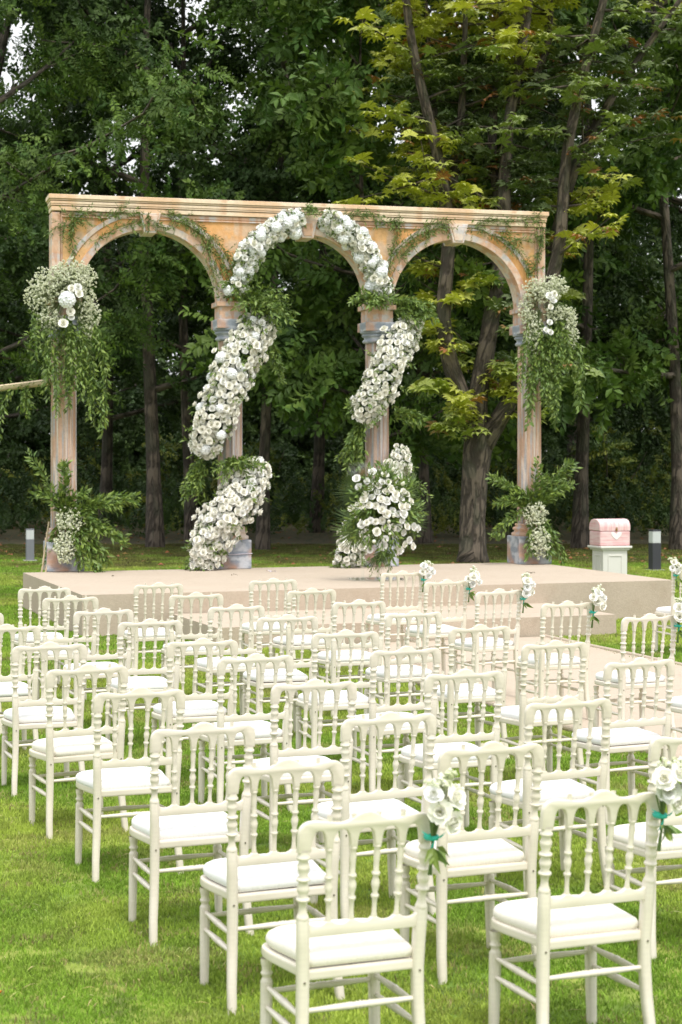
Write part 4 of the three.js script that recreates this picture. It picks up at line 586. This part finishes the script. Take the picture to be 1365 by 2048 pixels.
// ------------------------------------------------------------------ chest on its pedestal, bollards, scraps
{
  const p = V(4.03, 0, -27), o = thing('pedestal', 'pale grey panelled pedestal on the grass beside the stage', 'pedestal', p.toArray(), 0.32);
  part('shaft', [box(0.4, 0.66, 0.36, 0, 0.33, 0, 0.006)], mt.pedestal, o);
  part('top_slab', [box(0.52, 0.035, 0.46, 0, 0.70, 0, 0.01), box(0.46, 0.03, 0.41, 0, 0.668, 0, 0.01)], mt.pedestal, o);
  for (const [x, z, r] of [[0, 0.182, 0], [-0.202, 0, PI / 2]]) { const W = r ? 0.2 : 0.24; const fr = part('panel_frame', [box(W, 0.022, 0.016, 0, 0.245, 0, 0.004), box(W, 0.022, 0.016, 0, -0.245, 0, 0.004), box(0.022, 0.468, 0.016, -W / 2 + 0.011, 0, 0, 0.004), box(0.022, 0.468, 0.016, W / 2 - 0.011, 0, 0, 0.004)], mt.pedestal, o); fr.position.set(x, 0.33, z); fr.rotation.y = r; }
  const c = thing('gift_chest', 'small pink domed chest with a white heart on the pedestal', 'chest', [p.x, 0.72, p.z], 0.32);
  const pink = std([1, 1, 1], 0.6, { map: tex(256, 256, (u, v) => { const a = fbm2(u, v, 3, 40, 3, 5), b = fbm(u, v, 4, 3, 8); return mix3([0.66, 0.36, 0.37], [0.74, 0.56, 0.55], sst(a * 0.6 + b * 0.4, 0.35, 0.7)); }, 2) });
  part('body', [box(0.5, 0.22, 0.36, 0, 0.11, 0, 0.02)], pink, c);
  const sh = new THREE.Shape(); sh.moveTo(-0.182, 0); sh.lineTo(0.182, 0); sh.lineTo(0.182, 0.06); sh.bezierCurveTo(0.17, 0.15, 0.1, 0.175, 0, 0.175); sh.bezierCurveTo(-0.1, 0.175, -0.17, 0.15, -0.182, 0.06); sh.closePath();
  const lid = part('lid', [extrude(sh, 0.51, 0.012)], pink, c); lid.rotation.y = PI / 2; lid.position.y = 0.224;
  const hs = new THREE.Shape(); hs.moveTo(0, -0.055); hs.bezierCurveTo(-0.05, -0.02, -0.1, 0.02, -0.085, 0.06); hs.bezierCurveTo(-0.06, 0.075, -0.02, 0.06, 0, 0.025); hs.bezierCurveTo(0.02, 0.06, 0.06, 0.075, 0.085, 0.06); hs.bezierCurveTo(0.1, 0.02, 0.05, -0.02, 0, -0.055);
  const heart = part('heart_emblem', [extrude(hs, 0.008, 0.003)], mt.white, c); heart.position.set(0.02, 0.145, 0.182);
  part('lock', [box(0.03, 0.04, 0.015, 0.02, 0.235, 0.188, 0.004), xf(new THREE.TorusGeometry(0.012, 0.004, 6, 12), 0.02, 0.262, 0.19)], mt.brass, c);
  const bollard = (label, x, d, h, w, m, gr) => { const b = thing('bollard_light', label, 'bollard', [x, 0, -d], 0.3, null); part('post', [box(w, h * 0.68, w, 0, h * 0.34, 0, 0.008)], m, b); part('lamp', [box(w * 0.96, h * 0.29, w * 0.96, 0, h * 0.68 + h * 0.145, 0, 0.01)], mt.diffuser, b); part('cap', [box(w, h * 0.035, w, 0, h * 0.985, 0, 0.006)], m, b); part('foot', [box(w * 1.7, 0.03, w * 1.7, 0, 0.015, 0, 0.005)], mt.concrete, b); };
  bollard('dark grey bollard light with a pale lamp head, right of the pink chest', 5.63, 32.3, 0.74, 0.17, mt.lampGrey);
  bollard('pale grey bollard light on the grass left of the leftmost column', -6.1, 35.3, 0.64, 0.15, mt.lampGreyPale);
  const scrap = (label, cat, name, px, py, h, m, n, sz) => { const k = (EYE - h) / (py - HZ), s = thing(name, label, cat, [(px - 682.5) * k, h, -k * F]); for (let i = 0; i < n; i++) { const e = part('scrap', leafGeo(sz * R(0.7, 1.2), sz * 0.4, 0.4, 0.4), m, s); e.position.set(gauss() * sz * 1.3, 0.008, gauss() * sz); e.rotation.set(-PI / 2 + R(-0.3, 0.3), R(-0.3, 0.3), R(0, 6)); } };
  const dl = phys([0.06, 0.05, 0.02], 0.9, { side: THREE.DoubleSide });
  scrap('dark leaf scraps dropped on the stage near the rightmost column', 'leaf scraps', 'leaf_scrap', 1064, 1146, 0.482, dl, 5, 0.06);
  scrap('lilac ribbon scrap lying on the stage behind the chairs', 'ribbon scrap', 'ribbon_scrap', 545, 1143, 0.482, mt.ribbonLilac, 6, 0.07);
  scrap('leaf scraps dropped on the stage beside the second plinth', 'leaf scraps', 'leaf_scrap', 470, 1150, 0.482, dl, 3, 0.05);
  scrap('tiny leaf scraps on the stage by the leftmost spray', 'leaf scraps', 'leaf_scrap', 225, 1152, 0.482, dl, 3, 0.05);
  scrap('single orange leaf on the grass at the lower left corner', 'fallen leaf', 'orange_leaf', 6, 1980, 0.03, phys([0.75, 0.2, 0.01], 0.7, { side: THREE.DoubleSide }), 1, 0.07);
}

// ------------------------------------------------------------------ chairs
const chairGeo = (() => {
  const G = {};
  const KX = 0.962;
  const X5 = [-0.215, -0.129, -0.043, 0.043, 0.129, 0.215];
  // top rail, drawn in the plane of the back: scalloped edge above, five little arches below
  const s = new THREE.Shape(); s.moveTo(-0.239, 0.805); s.lineTo(-0.239, 0.855); s.bezierCurveTo(-0.239, 0.885, -0.222, 0.901, -0.196, 0.903); s.bezierCurveTo(-0.15, 0.905, -0.11, 0.889, -0.078, 0.893); s.bezierCurveTo(-0.045, 0.899, -0.035, 0.923, 0, 0.923); s.bezierCurveTo(0.035, 0.923, 0.045, 0.899, 0.078, 0.893); s.bezierCurveTo(0.11, 0.889, 0.15, 0.905, 0.196, 0.903); s.bezierCurveTo(0.222, 0.901, 0.239, 0.885, 0.239, 0.855); s.lineTo(0.239, 0.805); s.lineTo(0.193, 0.805);
  for (let i = 4; i >= 0; i--) { const a = i === 4 ? 0.193 : X5[i + 1] - 0.012, b = i === 0 ? -0.193 : X5[i] + 0.012, m = (a + b) / 2, w = (a - b) / 2; if (i < 4) s.lineTo(a, 0.81); s.bezierCurveTo(a - 0.002, 0.860, m + w * 0.6, 0.870, m, 0.870); s.bezierCurveTo(m - w * 0.6, 0.870, b + 0.002, 0.860, b, i === 0 ? 0.805 : 0.81); }
  s.closePath();
  const zAt = (y) => 0.205 + 0.1 * (y - 0.5);                       // the back leans away from the sitter
  const lean = (g) => { const p = g.attributes.position; for (let i = 0; i < p.count; i++) { const x = p.getX(i), y = p.getY(i); p.setZ(i, p.getZ(i) + zAt(y)); } return toCreasedNormals(g, 0.7); };
  G.top_rail = lean(extrude(s, 0.026, 0.006, 8));
  const l = new THREE.Shape(); l.moveTo(-0.2, 0.533); l.lineTo(0.2, 0.533); l.lineTo(0.2, 0.579); for (let i = 4; i >= 0; i--) { const a = X5[i + 1] * 0.94, b = X5[i] * 0.94, m = (a + b) / 2; l.lineTo(a - 0.01, 0.579); l.bezierCurveTo(a - 0.022, 0.563, b + 0.022, 0.563, b + 0.01, 0.579); } l.lineTo(-0.2, 0.579); l.closePath();
  G.lower_rail = lean(extrude(l, 0.024, 0.004, 6));
  const turned = (L, k) => lathe([[0.0085, 0], [0.0105, 0.006], [0.0085, 0.014], [0.0075, 0.03], [0.0085, 0.05], [0.0135, 0.056], [0.0135, 0.061], [0.008, 0.066], [0.013, 0.082], [0.0142, 0.093], [0.0082, 0.108], [0.0142, 0.113], [0.0142, 0.118], [0.009, 0.123], [0.0095, 0.145], [0.012, 0.166], [0.0095, 0.18], [0.0138, 0.184], [0.0138, 0.189], [0.009, 0.194], [0.0085, L]].map(([r, y]) => [r * k, y * L / 0.215]), 9);
  G.spindle = [1, 2, 3, 4].map((i) => along(turned(0.272, 1), V(X5[i] * 0.94, 0.573, zAt(0.573)), V(X5[i], 0.844, zAt(0.844))));
  G.rear_leg = [-1, 1].map((sd) => {
    const post = [V(sd * 0.222, -0.005, 0.238), V(sd * 0.216, 0.1, 0.218), V(sd * 0.209, 0.2, 0.205), V(sd * 0.205, 0.3, 0.198), V(sd * 0.204, 0.4, 0.198), V(sd * 0.207, 0.5, 0.205), V(sd * 0.211, 0.593, 0.2143)];
    const tp = lathe([[0.019, 0], [0.022, 0.005], [0.019, 0.012], [0.015, 0.02], [0.0125, 0.035], [0.0155, 0.05], [0.0228, 0.054], [0.0228, 0.06], [0.0135, 0.066], [0.02, 0.08], [0.0215, 0.09], [0.014, 0.104], [0.0232, 0.109], [0.0232, 0.115], [0.0135, 0.121], [0.0205, 0.14], [0.0215, 0.148], [0.0145, 0.162], [0.023, 0.168], [0.023, 0.174], [0.0175, 0.18], [0.0185, 0.19]], 12);
    return merge([tube(post, [0.0165, 0.0175, 0.0185, 0.019, 0.0195, 0.0195, 0.019], 12, true, 5), along(tp.scale(1, 1.17, 1), V(sd * 0.211, 0.59, zAt(0.59)), V(sd * 0.216, 0.812, zAt(0.812)))]);
  });
  G.front_leg = [-1, 1].map((sd) => merge([tube([V(sd * 0.206, -0.005, -0.145), V(sd * 0.203, 0.13, -0.147), V(sd * 0.2, 0.3, -0.147)], [0.0155, 0.0175, 0.019], 12, true, 5), lathe([[0.018, 0.296], [0.021, 0.303], [0.0155, 0.311], [0.0145, 0.318], [0.02, 0.326], [0.021, 0.331], [0.0155, 0.338], [0.018, 0.352], [0.0205, 0.363], [0.021, 0.378]], 12).translate(sd * 0.2, 0, -0.147)]));
  const st = (L) => lathe([[0.0085, 0], [0.0085, L * 0.12], [0.011, L * 0.3], [0.0125, L * 0.42], [0.0105, L * 0.455], [0.0135, L * 0.47], [0.0105, L * 0.485], [0.0145, L * 0.5], [0.0105, L * 0.515], [0.0135, L * 0.53], [0.0105, L * 0.545], [0.0125, L * 0.58], [0.011, L * 0.7], [0.0085, L * 0.88], [0.0085, L]], 9);
  const stick = (a, b) => along(st(a.distanceTo(b)), a, b);
  G.stretcher = [stick(V(-0.206, 0.3, 0.198), V(0.206, 0.3, 0.198)), stick(V(-0.2, 0.268, -0.147), V(0.2, 0.268, -0.147)), ...[-1, 1].flatMap((sd) => [stick(V(sd * 0.2, 0.284, -0.147), V(sd * 0.206, 0.279, 0.199)), stick(V(sd * 0.202, 0.218, -0.147), V(sd * 0.209, 0.216, 0.204))])];
  const outline = (k) => { const h = new THREE.Shape(), f = 0.232 * k, b = 0.196 * k, z0 = -0.182 * k, z1 = 0.205 * k; h.moveTo(-b, z1); h.bezierCurveTo(-b - 0.015, z1 - 0.15, -f - 0.004, -0.03, -f, -0.09); h.bezierCurveTo(-f, z0 + 0.025, -f + 0.04, z0, -f + 0.1, z0 - 0.004); h.bezierCurveTo(-0.05, z0 - 0.012, 0.05, z0 - 0.012, f - 0.1, z0 - 0.004); h.bezierCurveTo(f - 0.04, z0, f, z0 + 0.025, f, -0.09); h.bezierCurveTo(f + 0.004, -0.03, b + 0.015, z1 - 0.15, b, z1); h.closePath(); return h; };
  const fr = toCreasedNormals(extrude(outline(1), 0.034, 0.009, 8), 0.7); fr.rotateX(PI / 2); fr.translate(0, 0.41, 0); G.seat_frame = fr;
  // cushion: rings of the same outline, swelling then closing over the top
  const pts = outline(0.965).getSpacedPoints(64).slice(0, 64), prof = [[0.955, 0.442], [0.985, 0.448], [1.0, 0.458], [0.995, 0.47], [0.965, 0.481], [0.9, 0.489], [0.78, 0.495], [0.55, 0.5], [0.28, 0.502], [0, 0.503]], pos = [], uv = [], idx = [];
  prof.forEach(([k, y]) => pts.forEach((p) => { pos.push(p.x * k, y - 0.018, (p.y - 0.01) * k + 0.01); uv.push(p.x * k, p.y * k); }));
  for (let r = 0; r < prof.length - 1; r++) for (let i = 0; i < 64; i++) { const j = (i + 1) % 64, a = r * 64; idx.push(a + i, a + 64 + i, a + j, a + j, a + 64 + i, a + 64 + j); }
  const cu = new THREE.BufferGeometry(); cu.setAttribute('position', new THREE.Float32BufferAttribute(pos, 3)); cu.setAttribute('uv', new THREE.Float32BufferAttribute(uv, 2)); cu.setIndex(idx); cu.computeVertexNormals(); G.cushion = cu;
  G.screw = merge([-1, 1].map((sd) => xf(new THREE.CylinderGeometry(0.004, 0.004, 0.004, 8), sd * 0.205, 0.393, 0.2185, PI / 2)));
  for (const g of new Set(Object.values(G).flat())) { g.scale(KX, 1, 1); }
  return G;
})();
mt.ivories = [mt.ivory, mt.ivory.clone(), mt.ivory.clone()]; mt.ivories[1].color.setRGB(0.97, 0.965, 0.94); mt.ivories[2].color.setRGB(1.0, 0.985, 1.0); mt.ivories[1].roughness = 0.45; mt.ivories[2].roughness = 0.34;
function makeChair() {
  const o = new THREE.Group(); o.name = numbered('spindle_back_chair'); scene.add(o);
  part('top_rail', chairGeo.top_rail, mt.ivory, o); part('lower_rail', chairGeo.lower_rail, mt.ivory, o);
  chairGeo.spindle.forEach((g) => part('spindle', g, mt.ivory, o)); chairGeo.rear_leg.forEach((g) => part('leg', g, mt.ivory, o)); chairGeo.front_leg.forEach((g) => part('leg', g, mt.ivory, o));
  chairGeo.stretcher.forEach((g) => part('stretcher', g, mt.ivory, o)); part('seat_frame', chairGeo.seat_frame, mt.ivory, o); part('cushion', chairGeo.cushion, mt.cushion, o); part('screw', chairGeo.screw, mt.screw, o);
  return o;
}
const RAIL_Z = 0.245;   // the top rail stands this far behind the middle of the seat
const chair0 = makeChair(); let used = false;
const ORD = ['', 'first', 'second', 'third', 'fourth', 'fifth', 'sixth', 'seventh', 'eighth', 'ninth', 'tenth'];
const posies = [];
function placeChair(row, col, X, D, yaw, pad, y = 0) {
  let o = chair0; if (used) { o = chair0.clone(); o.name = numbered('spindle_back_chair'); scene.add(o); } used = true;
  const a = yaw * rad; X *= 0.9854; D *= 0.9854; o.position.set(X - Math.sin(a) * RAIL_Z, y, -D - Math.cos(a) * RAIL_Z); o.rotation.y = a;
  const cu = o.children.find((c) => c.name === 'cushion'); if (pad) cu.material = mt.cushionCream; cu.position.set(R(-0.008, 0.008), 0, R(-0.008, 0.006)); cu.rotation.set(R(-0.008, 0.008), R(-0.04, 0.04), R(-0.008, 0.008)); cu.scale.set(R(0.97, 1.01), R(0.99, 1.02), R(0.97, 1.01));
  o.rotation.set(R(-0.008, 0.008), a, R(-0.008, 0.008));
  const tone = mt.ivories[Math.floor(rnd() * 3)]; o.traverse((c) => { if (c.material && mt.ivories.includes(c.material)) c.material = tone; });
  const label = col === 0 ? 'ivory chair across the aisle carpet, front row, posy on its inner post' : `ivory spindle-back chair, ${ORD[row]} row from the stage, ${ORD[7 - col]} file from the carpeted aisle`;
  tag(o, label, 'chair', 'ivory chairs in rows on the lawn'); return o;
}
// [row from the stage, file, rail x, rail distance, turn, cream pad]
const SEATS = [[1, 3, -2.61, 15.82, 19], [1, 4, -1.65, 16.3, 24], [1, 5, -0.63, 16.9, 18], [1, 6, 0.6, 17.6, 24], [2, 3, -2.22, 14.78, 20], [2, 4, -1.21, 15.09, 18], [2, 5, -0.25, 15.57, 25], [2, 6, 0.96, 16.35, 27], [3, 2, -2.72, 13.27, 21], [3, 3, -1.78, 13.53, 24], [3, 4, -0.81, 13.9, 24], [3, 5, 0.14, 14.35, 24], [3, 6, 1.34, 15.2, 28], [4, 2, -2.27, 12.21, 21], [4, 3, -1.34, 12.63, 22], [4, 4, -0.39, 12.99, 20], [4, 5, 0.54, 13.29, 25], [4, 6, 1.74, 13.88, 25], [5, 2, -1.78, 11.0, 22], [5, 3, -0.87, 11.26, 22], [5, 4, 0.03, 11.83, 19], [5, 5, 0.94, 12.19, 24], [5, 6, 2.19, 12.76, 24], [6, 2, -1.38, 9.83, 26, 1], [6, 3, -0.49, 10.39, 23], [6, 4, 0.39, 10.79, 24], [6, 5, 1.32, 11.13, 24], [6, 6, 2.46, 11.4, 24], [7, 2, -0.99, 8.82, 23], [7, 3, -0.14, 9.15, 22], [7, 4, 0.66, 9.6, 22], [7, 5, 1.69, 10.14, 24], [8, 2, -0.59, 7.68, 22], [8, 3, 0.22, 7.99, 24], [8, 4, 1.08, 8.5, 23], [9, 2, -0.2, 6.74, 22], [9, 3, 0.6, 7.13, 23, 1], [9, 4, 1.48, 7.45, 21, 1], [10, 2, 0.08, 5.74, 22, 1], [10, 3, 0.88, 6.09, 23, 1]];
for (const [row, col, X, D, yaw, pad] of SEATS) { const o = placeChair(row, col, X, D, yaw, pad, col === 6 ? 0.024 : 0); if (col === 6 && row < 6 || row === 10) posies.push([o, 1, row, col]); }
{ const p = UV(9.87, 16.4), o = placeChair(1, 0, p.x, -p.z, 20, 0); posies.push([o, -1, 1, 0]); }

// little posies tied to the posts of the aisle chairs
for (const [ch, sd, row, col] of posies) {
  const base = V(sd * 0.212, 0.84, 0.262).applyAxisAngle(V(0, 1, 0), ch.rotation.y).add(ch.position);
  const label = row === 10 ? (col === 2 ? 'white rose posy with green ribbon on the post of the nearest-row left chair' : 'white posy with gypsophila and green ribbon on the last-row chair nearer the aisle') : col === 0 ? 'white posy on the front-row chair across the aisle' : `white posy tied to the aisle chair in the ${ORD[row]} row from the stage`;
  const o = thing('posy', label, 'posy', base.toArray(), ch.rotation.y, 'white posies tied to the aisle chairs'), S = spray(), up = V(sd * 0.25, 1, 0.25).normalize();
  for (let i = 0; i < 9; i++) part('stem', [tube([V(gauss() * 0.012 - sd * 0.01, -0.13, 0.02 + gauss() * 0.01), V(gauss() * 0.006, -0.03, 0.025), V(gauss() * 0.03, 0.06, 0.03 + gauss() * 0.02)], 0.003, 5)], mt.stem, o);
  const N = row === 10 && col === 2 ? 4 : 5;
  for (let i = 0; i < N; i++) { const a = i / N * 2 * PI + row, r = i === 0 ? 0.01 : 0.048; bloom(o, V(Math.cos(a) * r + sd * 0.015, 0.085 + Math.sin(a) * r, 0.05 + R(0, 0.025)), V(Math.cos(a) * 0.6, 0.35 + 0.5 * Math.sin(a), 0.9), R(0.034, 0.047), 'rose'); }
  for (let i = 0; i < 10; i++) { const d = V(gauss(), gauss() * 0.6 + (i < 6 ? -0.4 : 0.8), 0.5).normalize(); S.m.push(mat(V(gauss() * 0.015, i < 6 ? -0.04 : 0.04, 0.035), qTo(d, R(0, 6)), R(0.7, 1.1))); S.c.push(green(0)); }
  finishSpray(S, o, RUSCUS_B);
  const gp = spray(); gypCloud(gp, V(sd * 0.03, 0.15, 0.03), V(0.05, 0.045, 0.03), col === 6 && row > 2 || row === 10 ? 26 : 9, V(0, 0, 0.03)); finishGyp(gp, o);
  part('ribbon', [xf(new THREE.TorusGeometry(0.02, 0.004, 6, 16), 0, -0.012, 0.012, PI / 2, 0, 0, [1, 1.3, 2]), xf(leafGeo(0.05, 0.008, 0, 0.4), 0, -0.012, 0.04, 0.3, 0, 1.1), xf(leafGeo(0.045, 0.008, 0, 0.4), 0, -0.012, 0.04, 0.2, 0, -1.3), xf(leafGeo(0.06, 0.008, 0, 0.2), 0, -0.012, 0.04, 0.1, 0, 2.8)], mt.ribbonTeal, o);
}
renderer.render(scene, camera);
